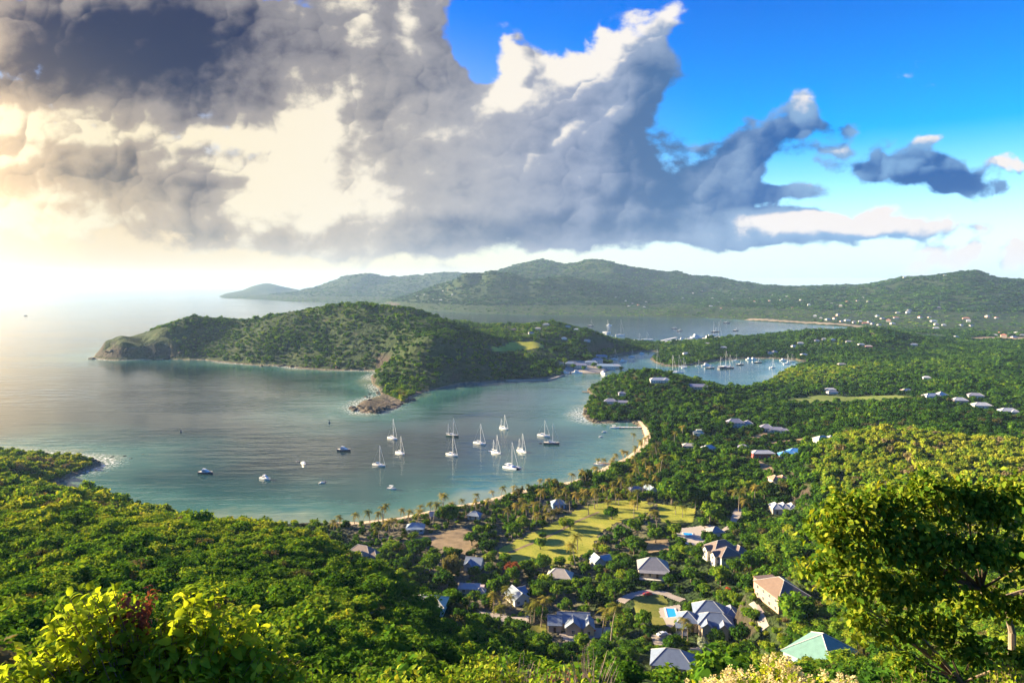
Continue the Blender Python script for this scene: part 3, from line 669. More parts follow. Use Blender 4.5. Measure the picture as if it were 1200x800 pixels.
sheet('track', strip([(905, 506), (880, 514), (895, 520), (920, 517), (950, 513)], 7), M_DIRT, 'dirt track above the blue roof', .15, 1.2)
sheet('hill_track', strip([(870, 535), (884, 540), (897, 548), (900, 556)], 9), M_DIRT, 'earth track beside the red walled house', .15, 1.2)
sheet('lane', strip([(866, 596), (862, 606), (858, 616), (846, 622), (828, 616)], 5), M_DRIVE, 'sandy lane above the terrace villa', .14, .8)
sheet('villa_drive', strip([(660, 748), (680, 744), (700, 741), (718, 740)], 8), M_DRIVE, 'pale forecourt of the gabled villa', .14, .7)
sheet('loop_drive', strip([(727, 706), (742, 697), (760, 693.5), (778, 695), (790, 700), (800, 704)], 4.5), M_DRIVE, 'pale drive curving round the small lawn', .15, .7)
sheet('pool_terrace', PP([(772, 713), (797, 708), (799, 726), (784, 737), (778, 726)]), M_PAVE, 'paved terrace round the blue pool', .16, .6)
sheet('side_drive', strip([(880, 706), (888, 713), (893, 725), (896, 737)], 2.6), M_DRIVE, 'steep concrete drive under the brown roofed house', .14, .7)
sheet('parking_court', PP([(762, 744), (786, 742), (792, 753), (768, 757)]), M_DRIVE, 'small parking court behind the blue hip roof', .15, .6)
sheet('right_court', PP([(808, 759), (838, 757), (842, 766), (815, 770)]), M_DRIVE, 'paved court right of the blue hip roof', .14, .6)
sheet('upper_terrace', PP([(790, 620), (822, 616), (836, 626), (822, 640), (796, 634)]), M_PAVE, 'white terrace with a small pool', .15, .7)
sheet('orange_yard', PP([(757, 634), (783, 632), (786, 644), (760, 648)]), M_DIRT, 'orange earth under the lone round tree', .13, .8)
sheet('valley_road', strip([(560, 719), (580, 722), (600, 727), (620, 726)], 7), M_DRIVE, 'sandy road by the palms', .14, .8)
sheet('yellow_ground', PP([(770, 590), (815, 596), (812, 612), (775, 612)]), M_LAWN, 'dry grass clearing right of the lawn', .13, 1.0)
sheet('far_shore', [sea(*p) for p in [(872, 375.2), (905, 377.2), (940, 379.2), (985, 382), (1012, 384.2), (1012, 383), (985, 380.9), (940, 378.3), (905, 376.3), (880, 374.6)]], M_FARSAND, 'pale shore of the far harbour', .6, 14, True, 10)
sheet('far_flat', PP([(1110, 398), (1150, 394.8), (1205, 395), (1290, 396), (1290, 399), (1205, 399.5), (1150, 399)]), M_DIRT, 'dry brown flats beyond the woods', .6, 10, True, 8)
sheet('boatyard', [sea(*p) for p in [(661, 437), (690, 437.4), (706, 437.2), (716, 433), (718, 429), (700, 427), (665, 431)]], M_QUAY, 'stone quay of the old dockyard', .45, 2.0)
# ------------------------------------------------------------------ foliage
def leaf_mat(name, stops, trans=.35, rough=.6, gloss=.0, island=.5):
    m, t, out = new_mat(name)
    g = t.geo('Random Per Island')
    oi = t.n.new('ShaderNodeObjectInfo').outputs['Random']
    a = t.n.new('ShaderNodeAttribute'); a.attribute_type = 'INSTANCER'; a.attribute_name = 'tint'
    f = t.add(t.mad(t.sub(g, .5), island, t.mad(t.sub(oi, .5), .44, .44)), a.outputs['Fac'])
    c = t.ramp(f, stops)
    d = t.n.new('ShaderNodeBsdfDiffuse'); t.put(d.inputs[0], c)
    tr = t.n.new('ShaderNodeBsdfTranslucent'); t.put(tr.inputs[0], t.mix(1.0, c, (1.55, 1.35, .55), 'MULTIPLY'))
    mx = t.n.new('ShaderNodeMixShader'); mx.inputs[0].default_value = trans
    t.l.new(d.outputs[0], mx.inputs[1]); t.l.new(tr.outputs[0], mx.inputs[2])
    last = mx.outputs[0]
    if gloss:
        gl = t.n.new('ShaderNodeBsdfGlossy'); gl.inputs['Roughness'].default_value = .45; gl.inputs[0].default_value = (.9, .95, .8, 1)
        m2 = t.n.new('ShaderNodeMixShader'); m2.inputs[0].default_value = gloss
        t.l.new(last, m2.inputs[1]); t.l.new(gl.outputs[0], m2.inputs[2]); last = m2.outputs[0]
    t.l.new(last, out.inputs['Surface'])
    return m
GREEN = [(0.0, (.013, .042, .008)), (.22, (.034, .090, .012)), (.45, (.060, .145, .013)), (.70, (.140, .230, .019)), (1.0, (.29, .31, .032))]
M_LEAF = leaf_mat('green_leaves', GREEN)
M_OLIVE = leaf_mat('olive_leaves', [(0, (.09, .09, .03)), (.5, (.17, .16, .055)), (1, (.27, .23, .085))])
M_RED = leaf_mat('russet_leaves', [(0, (.12, .035, .02)), (.5, (.24, .075, .04)), (1, (.34, .13, .07))])
M_FLOWER = leaf_mat('red_blossom', [(0, (.30, .03, .03)), (.5, (.45, .07, .05)), (1, (.50, .16, .08))])
M_GREY = leaf_mat('silver_leaves', [(0, (.14, .18, .13)), (.5, (.26, .31, .23)), (1, (.36, .40, .30))])
M_PALM = leaf_mat('palm_fronds', [(0, (.022, .045, .010)), (.3, (.06, .085, .015)), (.6, (.15, .15, .025)), (1, (.30, .235, .05))], .3, island=.4)
M_BARK = plain('bark', (.16, .12, .085), .95, .25, 3.0)
M_PBARK = plain('palm_bark', (.27, .22, .165), .95, .2, 3.0)
M_PALE = plain('pale_bark', (.26, .20, .15), .9, .15, 6.0)

def rot_frames(n, t):
    """orthonormal frames from normals and rough tangents"""
    t = t - n * (t * n).sum(1, keepdims=True); t /= np.linalg.norm(t, axis=1, keepdims=True) + 1e-9
    return t, np.cross(n, t)

def leaf_quads(r, lobes, count, size, out=.55, aspect=.55, lo=-.55, shell=(.72, 1.05)):
    """leaf-sized pointed faces over the lobes of a crown: lobes = (x,y,z,r) rows"""
    L = np.asarray(lobes, float)
    w = L[:, 3] ** 2; k = r.choice(len(L), count, p=w / w.sum())
    d = r.normal(size=(count, 3)); d /= np.linalg.norm(d, axis=1, keepdims=True)
    bad = d[:, 2] < lo; d[bad, 2] *= -1
    p = L[k, :3] + d * (L[k, 3] * r.uniform(*shell, count))[:, None]
    n = d * out + r.normal(size=(count, 3)) * .42 + np.array([0, 0, .25]); n /= np.linalg.norm(n, axis=1, keepdims=True)
    a, b = rot_frames(n, r.normal(size=(count, 3)) + np.array([0, 0, -.4]))
    s = (size * r.uniform(.6, 1.35, count))[:, None]
    q = np.stack([p - a * s, p + b * s * aspect, p + a * s, p - b * s * aspect], 1)
    return q.reshape(-1, 3)

def ico(sub=1):
    import bmesh
    bm = bmesh.new(); bmesh.ops.create_icosphere(bm, subdivisions=sub, radius=1.0)
    v = np.array([x.co[:] for x in bm.verts]); f = np.array([[y.index for y in x.verts] for x in bm.faces]); bm.free()
    return v, f
ICO1, ICO2 = ico(1), ico(2)

def crown_mesh(name, seed, lobes, count, size, mat, core=.74, out=.55, aspect=.55, sub=ICO1):
    r = np.random.default_rng(seed)
    q = leaf_quads(r, lobes, count, size, out, aspect)
    V = [q]; Fq = np.arange(len(q)).reshape(-1, 4)
    faces = [tuple(x) for x in Fq]
    base = len(q)
    if core:
        for (x, y, z, rad) in lobes:
            v = sub[0] * rad * core * (1 + .25 * (r.random((len(sub[0]), 1)) - .5)) + np.array([x, y, z])
            V.append(v); faces += [tuple(f + base) for f in sub[1]]; base += len(v)
    return raw_mesh(name, np.concatenate(V), faces, [mat])

def lobes_for(seed, n, flat=.75, spread=.62, rad=(.34, .52), zbase=.35):
    r = np.random.default_rng(seed); L = [(0, 0, zbase + .12, .60)]
    for i in range(n):
        a = i * 2.399 + r.uniform(0, .6); d = spread * math.sqrt((i + .6) / n)
        L.append((math.cos(a) * d, math.sin(a) * d, zbase + flat * .42 * (1 - d * d) + r.uniform(-.14, .22), r.uniform(*rad)))
    return L

M_DRYG = leaf_mat('dry_scrub_leaves', [(0, (.03, .038, .014)), (.4, (.085, .085, .030)), (.7, (.16, .135, .06)), (1, (.24, .19, .10))])
NEAR_DRY = [crown_mesh('shrub_crown', 150 + k, lobes_for(70 + k, 5), 300, .08, M_DRYG, core=.55) for k in range(1)]
MID_DRY = [crown_mesh('tree_crown', 250 + k, lobes_for(80 + k, 5), 130, .14, M_DRYG, core=.6) for k in range(1)]
NEAR = [crown_mesh('shrub_crown', 100 + k, lobes_for(k, 6 + k % 3), 520, .105, M_LEAF) for k in range(6)]
MID = [crown_mesh('tree_crown', 200 + k, lobes_for(20 + k, 5 + k % 4, .55 + .12 * k, .62, (.26, .52)), 230, .165, M_LEAF, .66) for k in range(6)]
FAR = [crown_mesh('far_crown', 300 + k, lobes_for(40 + k, 3 + k % 3, .5 + .15 * k, rad=(.3, .6)), 80, .25, M_LEAF, .68) for k in range(5)]
HAZY = [crown_mesh('hill_wood', 400 + k, lobes_for(60 + k, 9, .5, .85, (.25, .45), .12), 70, .16, M_LEAF, .85) for k in range(4)]

# ------------------------------------------------------------------ scattering many plants as one mass
def scatter(name, pts, size, tint, variants, label, flat=None):
    n = len(pts)
    me = bpy.data.meshes.new(name)
    me.vertices.add(n); me.vertices.foreach_set('co', np.asarray(pts, np.float32).ravel())
    def attr(nm, ty, key, arr):
        a = me.attributes.new(nm, ty, 'POINT'); a.data.foreach_set(key, np.ascontiguousarray(arr).ravel())
    rotz = np.zeros((n, 3), np.float32); rotz[:, 2] = rng.uniform(0, 6.283, n); rotz[:, :2] = rng.normal(size=(n, 2)) * .10
    s = np.asarray(size, np.float32)
    s3 = np.stack([s * rng.uniform(.85, 1.2, n), s * rng.uniform(.85, 1.2, n), s * (flat if flat is not None else 1) * rng.uniform(.75, 1.25, n)], 1)
    attr('rot', 'FLOAT_VECTOR', 'vector', rotz); attr('scl', 'FLOAT_VECTOR', 'vector', s3.astype(np.float32))
    attr('pick', 'INT', 'value', rng.integers(0, len(variants), n).astype(np.int32)); attr('tint', 'FLOAT', 'value', np.asarray(tint, np.float32))
    o = link(name, me)
    gn = bpy.data.node_groups.new(name + '_nodes', 'GeometryNodeTree')
    gn.interface.new_socket('Geometry', in_out='INPUT', socket_type='NodeSocketGeometry')
    gn.interface.new_socket('Geometry', in_out='OUTPUT', socket_type='NodeSocketGeometry')
    N, Lk = gn.nodes, gn.links
    a = N.new('NodeGroupInput'); b = N.new('NodeGroupOutput')
    ip = N.new('GeometryNodeInstanceOnPoints'); ip.inputs['Pick Instance'].default_value = True
    j = N.new('GeometryNodeJoinGeometry')
    for v in variants:
        src = bpy.data.objects.new(v.name + '_source', v)
        oi = N.new('GeometryNodeObjectInfo'); oi.inputs['Object'].default_value = src; oi.inputs['As Instance'].default_value = False
        gi2 = N.new('GeometryNodeGeometryToInstance'); Lk.new(oi.outputs['Geometry'], gi2.inputs[0]); Lk.new(gi2.outputs[0], j.inputs[0])
    def named(nm, ty):
        x = N.new('GeometryNodeInputNamedAttribute'); x.data_type = ty; x.inputs['Name'].default_value = nm; return x.outputs['Attribute']
    Lk.new(a.outputs[0], ip.inputs['Points']); Lk.new(j.outputs[0], ip.inputs['Instance'])
    Lk.new(named('pick', 'INT'), ip.inputs['Instance Index'])
    er = N.new('FunctionNodeEulerToRotation'); Lk.new(named('rot', 'FLOAT_VECTOR'), er.inputs[0]); Lk.new(er.outputs[0], ip.inputs['Rotation'])
    Lk.new(named('scl', 'FLOAT_VECTOR'), ip.inputs['Scale'])
    Lk.new(ip.outputs[0], b.inputs[0])
    md = o.modifiers.new('scatter', 'NODES'); md.node_group = gn
    tag(o, label, None, None, 'stuff')
    return o

def jgrid(x0, x1, y0, y1, s):
    X, Y = np.meshgrid(np.arange(x0, x1, s), np.arange(y0, y1, s))
    X = X.ravel() + rng.uniform(-.48, .48, X.size) * s; Y = Y.ravel() + rng.uniform(-.48, .48, Y.size) * s
    return X, Y

KEEP_OUT = []                                # circles (x, y, r)
for k, (x, y) in SITE.items():
    rad = PLOTS[k][2] * (.95 if k in ('blue_roof', 'wavy_white', 'white_hill', 'terracotta', 'gabled_villa', 'blue_hip') else .58 if k == 'brown_villa' else .70); KEEP_OUT.append((x, y, rad))
    L = math.hypot(x, y); KEEP_OUT.append((x - x / L * rad * .9, y - y / L * rad * .9, rad * .85))
    if k in ('gabled_villa', 'blue_hip'): KEEP_OUT.append((x - x / L * rad * 1.9, y - y / L * rad * 1.9, rad * .8))
# nothing tall stands between the viewpoint and the blue hipped roof
for px_k in (772, 788, 804):
    u_k, v_k = ray(px_k, 782)
    for Y_k in range(30, 212, 3):
        if g1(u_k * Y_k, Y_k) + 4.2 > CAMZ + v_k * Y_k: KEEP_OUT.append((u_k * Y_k, Y_k, 2.2 + Y_k * .012))
BOX = [(np.array(z).min(0), np.array(z).max(0), z) for z in ZONES + NO_TREES]
def allowed(x, y, margin=0.0):
    ok = np.ones(len(x), bool)
    for cx, cy2, r in KEEP_OUT:
        ok &= (x - cx) ** 2 + (y - cy2) ** 2 > (r + margin) ** 2
    for lo, hi, z in BOX:
        c = (x > lo[0] - margin) & (x < hi[0] + margin) & (y > lo[1] - margin) & (y < hi[1] + margin) & ok
        i = np.nonzero(c)[0]
        if len(i):
            bad = inside(x[i], y[i], z)
            if margin: bad |= edge_dist(x[i], y[i], z) < margin
            ok[i[bad]] = False
    return ok
def on_land(x, y, off=2.0):
    l = inside(x, y, LAND) & ~inside(x, y, POND)
    i = np.nonzero(l)[0]
    d = np.minimum(edge_dist(x[i], y[i], COAST, False), edge_dist(x[i], y[i], POND))
    l[i[d < off]] = False
    return l
def wedge(x, y, deg=41):
    return np.abs(np.arctan2(x, y)) < R(deg)
def patch(x, y, s, seed):
    return (fbm(x / s, y / s, 3, seed)) * 1.6
# ------------------------------------------------------------------ mesh collector
class MB:
    def __init__(s): s.v = []; s.f = []; s.m = []
    def add(s, vs, fs, mi=0):
        b = len(s.v); s.v += [tuple(map(float, p)) for p in vs]; s.f += [tuple(i + b for i in f) for f in fs]; s.m += [mi] * len(fs); return s
    def box(s, x0, x1, y0, y1, z0, z1, mi=0):
        return s.add([(x, y, z) for z in (z0, z1) for x, y in ((x0, y0), (x1, y0), (x1, y1), (x0, y1))],
                     [(0, 3, 2, 1), (4, 5, 6, 7), (0, 1, 5, 4), (1, 2, 6, 5), (2, 3, 7, 6), (3, 0, 4, 7)], mi)
    def tube(s, pts, rad, n=6, mi=0, cap=True):
        pts = [Vector(p) for p in pts]; rings = []
        for i, p in enumerate(pts):
            d = (pts[min(i + 1, len(pts) - 1)] - pts[max(i - 1, 0)]).normalized()
            a = d.orthogonal().normalized() if i == 0 else (a - d * a.dot(d)).normalized()
            b = d.cross(a); r = rad[i] if isinstance(rad, (list, tuple)) else rad
            rings.append([p + (a * math.cos(t) + b * math.sin(t)) * r for t in [k * 2 * math.pi / n for k in range(n)]])
        vs = [q for ring in rings for q in ring]; fs = []
        for i in range(len(rings) - 1):
            for k in range(n): fs.append((i * n + k, i * n + (k + 1) % n, (i + 1) * n + (k + 1) % n, (i + 1) * n + k))
        if cap: fs += [tuple(range(n))[::-1], tuple(range(len(vs) - n, len(vs)))]
        return s.add(vs, fs, mi)
    def build(s, name, mats, parent=None, smooth=False):
        mats = mats if isinstance(mats, (list, tuple)) else [mats]
        return link(name, raw_mesh(name, s.v, s.f, mats, s.m, smooth), parent)

def roof_mat(name, col, seam=.35, var=.10):
    m, t, out = new_mat(name)
    tc2 = t.n.new('ShaderNodeTexCoord').outputs['Object']
    n = t.noise(tc2, .7, 5, .65)
    w = t.n.new('ShaderNodeTexWave'); w.inputs['Scale'].default_value = 1.1; w.bands_direction = 'DIAGONAL'; t.put(w.inputs['Vector'], tc2)
    c = t.mix(1.0, tuple(col), t.ramp(n, [(.25, (1 - 1.8 * var,) * 3), (.75, (1 + var,) * 3)]), 'MULTIPLY')
    c = t.mix(t.mul(w.outputs['Fac'], .10), c, (.05, .05, .06))
    principled(t, out, c, .55, .4, bump(t, w.outputs['Fac'], seam, .06))
    return m
RM = {
 'slate': roof_mat('slate_blue_roof', (.20, .25, .32)), 'lilac': roof_mat('lilac_grey_roof', (.22, .22, .28)), 'navy': roof_mat('blue_grey_roof', (.155, .20, .29)),
 'brown': roof_mat('brown_shingle_roof', (.19, .14, .115)), 'tan': roof_mat('tan_shingle_roof', (.19, .13, .095)), 'teal': roof_mat('teal_metal_roof', (.16, .31, .27), .5),
 'white': roof_mat('white_metal_roof', (.44, .45, .46), .5), 'grey': roof_mat('grey_roof', (.25, .25, .26)), 'blue': roof_mat('bright_blue_roof', (.06, .26, .62)),
 'terra': roof_mat('terracotta_roof', (.46, .19, .11)), 'mint': roof_mat('pale_mint_roof', (.42, .44, .33)), 'beige': roof_mat('beige_roof', (.44, .39, .33)), 'dark': roof_mat('dark_shingle_roof', (.13, .12, .115)),
 'aqua': roof_mat('pale_aqua_roof', (.28, .37, .43)), 'pink': roof_mat('pale_pink_roof', (.52, .40, .36)),
}
WM = {'white': plain('white_render', (.56, .53, .48), .9, .08), 'cream': plain('cream_render', (.52, .43, .33), .9, .09), 'pink': plain('pink_render', (.44, .29, .22), .9, .07),
      'grey': plain('grey_render', (.45, .44, .43), .9, .08), 'mint': plain('mint_render', (.42, .60, .53), .9, .06), 'red': plain('red_render', (.36, .07, .06), .9, .1), 'blue': plain('blue_render', (.20, .34, .52), .9, .07), 'tan': plain('tan_render', (.50, .37, .25), .9, .08)}
M_TRIM = plain('white_trim', (.62, .60, .56), .7, .06)
M_DOOR = plain('dark_wood', (.12, .075, .045), .7, .15)
M_WIN, _t, _o = new_mat('window_glass'); principled(_t, _o, (.025, .035, .045), .08, .6)
M_CAP = plain('ridge_cap', (.42, .42, .42), .7, .06)

def wing_roof(mb, cx, cyy, w, d, h, kind, axis, rise, eave=.55, th=.16):
    """a roof with eaves, thickness and pale ridge caps over one wing"""
    W2, D2 = w / 2 + eave, d / 2 + eave
    if axis == 'y': W2, D2 = D2, W2
    def tr(x, y, z): return (cx + x, cyy + y, z) if axis == 'x' else (cx - y, cyy + x, z)
    ze = h - eave * rise / max(D2 - eave, .1) * .8; zr = h + rise
    if kind == 'flat':
        mb.box(cx - w / 2 - .25, cx + w / 2 + .25, cyy - d / 2 - .25, cyy + d / 2 + .25, h, h + .3); return
    run = D2 if kind == 'hip' else 0.0
    if kind == 'hip': run = min(D2, W2 - .05)
    A = [tr(-W2, -D2, ze), tr(W2, -D2, ze), tr(W2, D2, ze), tr(-W2, D2, ze)]
    r0, r1 = tr(-W2 + run, 0, zr), tr(W2 - run, 0, zr)
    top = A + [r0, r1]
    bot = [(x, y, z - th) for x, y, z in top]
    vs = top + bot
    fs = [(0, 1, 5, 4), (2, 3, 4, 5), (1, 2, 5), (3, 0, 4)]
    if kind == 'gable': fs = fs[:2]
    fs += [tuple(i + 6 for i in f[::-1]) for f in fs]
    fs += [(0, 6, 7, 1), (2, 8, 9, 3)]
    if kind == 'gable': fs += [(1, 7, 11, 5), (5, 11, 8, 2), (3, 9, 10, 4), (4, 10, 6, 0)]
    else: fs += [(1, 7, 8, 2), (3, 9, 6, 0)]
    mb.add(vs, fs, 0)
    up = lambda p: (p[0], p[1], p[2] + .05)
    mb.tube([up(r0), up(r1)], .13, 5, 1)
    if kind == 'hip':
        for c, r in ((A[0], r0), (A[3], r0), (A[1], r1), (A[2], r1)): mb.tube([up(c), up(r)], .10, 5, 1)

def house(name, key, label, yaw, wings, wall, roof, cat='house', windows=True, sink=1.6, door=True, porch=None, chimney=None, cap=None):
    """wings: (dx, dy, width, depth, wall height, roof kind, ridge axis, roof rise)"""
    x, y = SITE[key] if isinstance(key, str) else key
    root = empty(name, (x, y, g1(x, y)), yaw)
    tag(root, label, cat)
    wb = MB()
    for (dx, dy, w, d, h, kind, axis, rise) in wings:
        wb.box(dx - w / 2, dx + w / 2, dy - d / 2, dy + d / 2, -sink, h - .02)
        if kind == 'gable':
            if axis == 'x':
                for sx_ in (-1, 1):
                    X0 = dx + sx_ * w / 2; wb.add([(X0, dy - d / 2, h - .02), (X0, dy + d / 2, h - .02), (X0, dy, h + rise - .2), (X0 - sx_ * .2, dy - d / 2, h - .02), (X0 - sx_ * .2, dy + d / 2, h - .02), (X0 - sx_ * .2, dy, h + rise - .2)], [(0, 1, 2), (3, 5, 4)])
            else:
                for sy in (-1, 1):
                    Y0 = dy + sy * d / 2; wb.add([(dx - w / 2, Y0, h - .02), (dx + w / 2, Y0, h - .02), (dx, Y0, h + rise - .2), (dx - w / 2, Y0 - sy * .2, h - .02), (dx + w / 2, Y0 - sy * .2, h - .02), (dx, Y0 - sy * .2, h + rise - .2)], [(0, 2, 1), (3, 4, 5)])
        rb = MB(); wing_roof(rb, dx, dy, w, d, h, kind, axis, rise); rb.build('roof', [RM[roof], cap or M_CAP], root)
    wb.build('wall', WM[wall], root)
    if windows:
        first = True
        for wi, (dx, dy, w, d, h, kind, axis, rise) in enumerate(wings):
            for fl in range(2 if h > 5.0 else 1):
                zc = (1.5 if h <= 5 else 1.4) + fl * 2.9
                n = max(1, int(w / 3.2))
                for i in range(n):                                   # front
                    X0 = dx - w / 2 + w * (i + .5) / n
                    Yf = dy - d / 2
                    if any(o is not wings[wi] and abs(X0 - o[0]) < o[2] / 2 + .5 and o[1] - o[3] / 2 < Yf - .1 and o[1] + o[3] / 2 > Yf - .3 for o in wings): continue
                    if first and door and fl == 0 and i == n // 2:
                        first = False
                        dm = MB().box(X0 - .55, X0 + .55, Yf - .10, Yf - .02, 0, 2.15).build('door', M_DOOR, root)
                        MB().box(X0 + .34, X0 + .42, Yf - .16, Yf - .10, 1.0, 1.12).build('handle', M_TRIM, dm); continue
                    win(root, X0, Yf, zc, 0)
                n = max(1, int(d / 3.4))
                for sx_ in (-1, 1):                                  # sides
                    Xs = dx + sx_ * w / 2
                    for i in range(n):
                        Y0 = dy - d / 2 + d * (i + .5) / n
                        if any(o is not wings[wi] and abs(Y0 - o[1]) < o[3] / 2 + .5 and o[0] - o[2] / 2 < Xs + sx_ * .2 < o[0] + o[2] / 2 for o in wings): continue
                        win(root, Xs, Y0, zc, sx_)
    if porch:
        px0, px1, py0, py1, ph = porch
        pb = MB().box(px0, px1, py0, py1, -1.2, .15)
        n = max(2, int((px1 - px0) / 3)); 
        for i in range(n + 1):
            X0 = px0 + .15 + (px1 - px0 - .3) * i / n; pb.box(X0 - .09, X0 + .09, py0 + .06, py0 + .24, .15, ph)
        pb.box(px0, px1, py0 + .10, py0 + .18, .95, 1.05)
        pb.build('porch', M_TRIM, root)
        MB().add([(px0 - .2, py0 - .2, ph), (px1 + .2, py0 - .2, ph), (px1 + .2, py1, ph + .7), (px0 - .2, py1, ph + .7)] + [(px0 - .2, py0 - .2, ph + .14), (px1 + .2, py0 - .2, ph + .14), (px1 + .2, py1, ph + .84), (px0 - .2, py1, ph + .84)],
                 [(0, 3, 2, 1), (4, 5, 6, 7), (0, 1, 5, 4), (1, 2, 6, 5), (2, 3, 7, 6), (3, 0, 4, 7)]).build('porch_roof', RM[roof], root)
    if chimney:
        MB().box(chimney[0] - .4, chimney[0] + .4, chimney[1] - .4, chimney[1] + .4, 2, chimney[2]).build('chimney', WM[wall], root)
    return root

def win(root, X, Yy, zc, side):
    f = MB(); p = MB()
    w2, h2 = .62, .72
    if side == 0:
        for a, b, c, d in ((-w2 - .1, w2 + .1, h2, h2 + .1), (-w2 - .1, w2 + .1, -h2 - .1, -h2), (-w2 - .1, -w2, -h2, h2), (w2, w2 + .1, -h2, h2), (-.04, .04, -h2, h2)):
            f.box(X + a, X + b, Yy - .09, Yy - .005, zc + c, zc + d)
        p.box(X - w2, X + w2, Yy - .045, Yy - .01, zc - h2, zc + h2)
    else:
        s = side
        for a, b, c, d in ((-w2 - .1, w2 + .1, h2, h2 + .1), (-w2 - .1, w2 + .1, -h2 - .1, -h2), (-w2 - .1, -w2, -h2, h2), (w2, w2 + .1, -h2, h2), (-.04, .04, -h2, h2)):
            f.box(min(X + s * .005, X + s * .09), max(X + s * .005, X + s * .09), Yy + a, Yy + b, zc + c, zc + d)
        p.box(min(X + s * .01, X + s * .045), max(X + s * .01, X + s * .045), Yy - w2, Yy + w2, zc - h2, zc + h2)
    fo = f.build('window', M_TRIM, root); p.build('pane', M_WIN, fo)

# ------------------------------------------------------------------ the houses of the valley
house('villa', 'gabled_villa', 'slate blue villa with two front gables and pale forecourt', R(-3), [(-7.0, 1.0, 5.4, 8.0, 3.4, 'gable', 'x', 2.3), (1.2, 2.5, 13.5, 8.0, 3.8, 'gable', 'x', 2.7), (.8, -2.6, 6.2, 5.6, 3.7, 'gable', 'y', 2.5), (7.4, -1.5, 4.4, 8.4, 3.6, 'gable', 'y', 2.2)], 'cream', 'slate', 'villa')
house('villa', 'pool_villa', 'large lilac blue villa of many hips beside the swimming pool', R(-10), [(0, 4.5, 12, 9, 5.4, 'hip', 'x', 3.6), (1.5, -3.5, 13, 8.0, 5.0, 'hip', 'x', 3.0), (-9, -1.5, 7.5, 7.5, 4.2, 'hip', 'y', 2.6), (-2.2, -8.4, 3.6, 3, 4.8, 'gable', 'y', 1.7), (4.0, -8.4, 3.6, 3, 4.8, 'gable', 'y', 1.7), (8.5, 5, 5, 8, 4.6, 'hip', 'y', 2.4)], 'cream', 'navy', 'villa', porch=(-13.8, -9.5, -8.6, -5.3, 2.9))
house('house', 'blue_hip', 'house with one large blue hipped roof near the bottom edge', R(-14), [(0, 0, 13.5, 9.0, 3.4, 'hip', 'x', 3.5)], 'cream', 'navy')
house('villa', 'brown_villa', 'two storey pink house with a brown hipped roof', R(12), [(0, 0, 12.5, 16.0, 6.0, 'hip', 'y', 3.6), (0, 10.0, 8, 5, 5.2, 'flat', 'x', 0)], 'pink', 'tan', 'villa')
house('house', 'teal_house', 'house with a teal pyramid roof half hidden by shrubs', R(38), [(0, 0, 15.5, 14.5, 3.4, 'hip', 'x', 5.0), (-8.8, -2.0, 3.5, 8, 2.9, 'flat', 'x', 0)], 'mint', 'teal', cap=M_TRIM)
house('villa', 'terrace_villa', 'tall white villa with brown gabled roofs above the terrace', R(16), [(0, 4, 13, 9, 6.0, 'hip', 'x', 3.4), (-2, -4, 11, 8, 6.0, 'hip', 'y', 3.2), (7.0, -1, 7, 9, 5.0, 'hip', 'y', 2.6), (-8.0, -3.6, 3.2, 4, 5.8, 'gable', 'x', 1.6), (-7.5, 4.2, 3.2, 4, 5.8, 'gable', 'x', 1.6)], 'white', 'brown', 'villa')
house('bungalow', 'porch_house', 'grey hipped bungalow on stilts with a front porch', R(-8), [(0, 0, 14.5, 11, 4.4, 'hip', 'x', 4.0)], 'cream', 'grey', porch=(-7, 7, -8.2, -5.5, 3.4))
house('cottage', 'white_cottage', 'small white gabled cottage at the lower edge of the lawn', R(20), [(-1.8, 0, 5.5, 6, 3.0, 'gable', 'y', 2.4), (3.2, .5, 5, 4.6, 2.8, 'gable', 'x', 1.8)], 'white', 'aqua')
house('cottage', 'beige_cottage', 'beige hip roofed cottage in front of the lawn', R(-14), [(0, 0, 12.0, 7.6, 2.9, 'hip', 'x', 3.0)], 'cream', 'beige')
house('cottage', 'beach_cottage', 'pale blue beach cottage at the head of the lawn', R(8), [(0, 0, 8.4, 6.6, 3.2, 'hip', 'x', 2.4)], 'blue', 'aqua')
house('cottage', 'blue_beach', 'powder blue beach bungalow standing alone on the sand', R(4), [(0, 0, 10.5, 6.4, 3.0, 'hip', 'x', 2.2)], 'white', 'aqua', porch=(-5, 5, -5.2, -3.2, 2.5))
house('villa', 'brown_roofs', 'villa with several dark brown hips near the beach palms', R(-22), [(0, 3, 13, 7, 3.6, 'hip', 'x', 3.0), (-5.2, -3.4, 6.4, 7, 3.5, 'hip', 'y', 2.6), (3.6, -3.0, 6.4, 7, 3.5, 'hip', 'y', 2.6), (8.6, 1.8, 6, 6, 3.2, 'hip', 'y', 2.2)], 'cream', 'brown', 'villa')
house('shed', 'pale_shed', 'pale mint hip roof rising from the shrubs', R(-6), [(0, 0, 8.6, 5.2, 2.8, 'hip', 'x', 1.5)], 'mint', 'mint', 'shed', windows=False)
house('beach_house', 'long_beach', 'low dark roofed beach building under the big round tree', R(10), [(0, 0, 14, 6, 2.8, 'gable', 'x', 2.0), (6, -2.6, 5, 5, 2.8, 'hip', 'y', 1.8)], 'cream', 'pink')
house('hut', 'beach_hut', 'small slate roofed beach hut behind the shore palms', R(-18), [(0, 0, 7.4, 5.6, 2.8, 'hip', 'x', 2.0)], 'white', 'slate', 'hut')
house('cottage', 'grey_cottage', 'blue grey cottage left of the russet tree', R(-14), [(0, 0, 8.5, 6.6, 3.2, 'gable', 'x', 2.6), (-2, -3, 4, 4, 3.0, 'gable', 'y', 2.0)], 'white', 'slate')
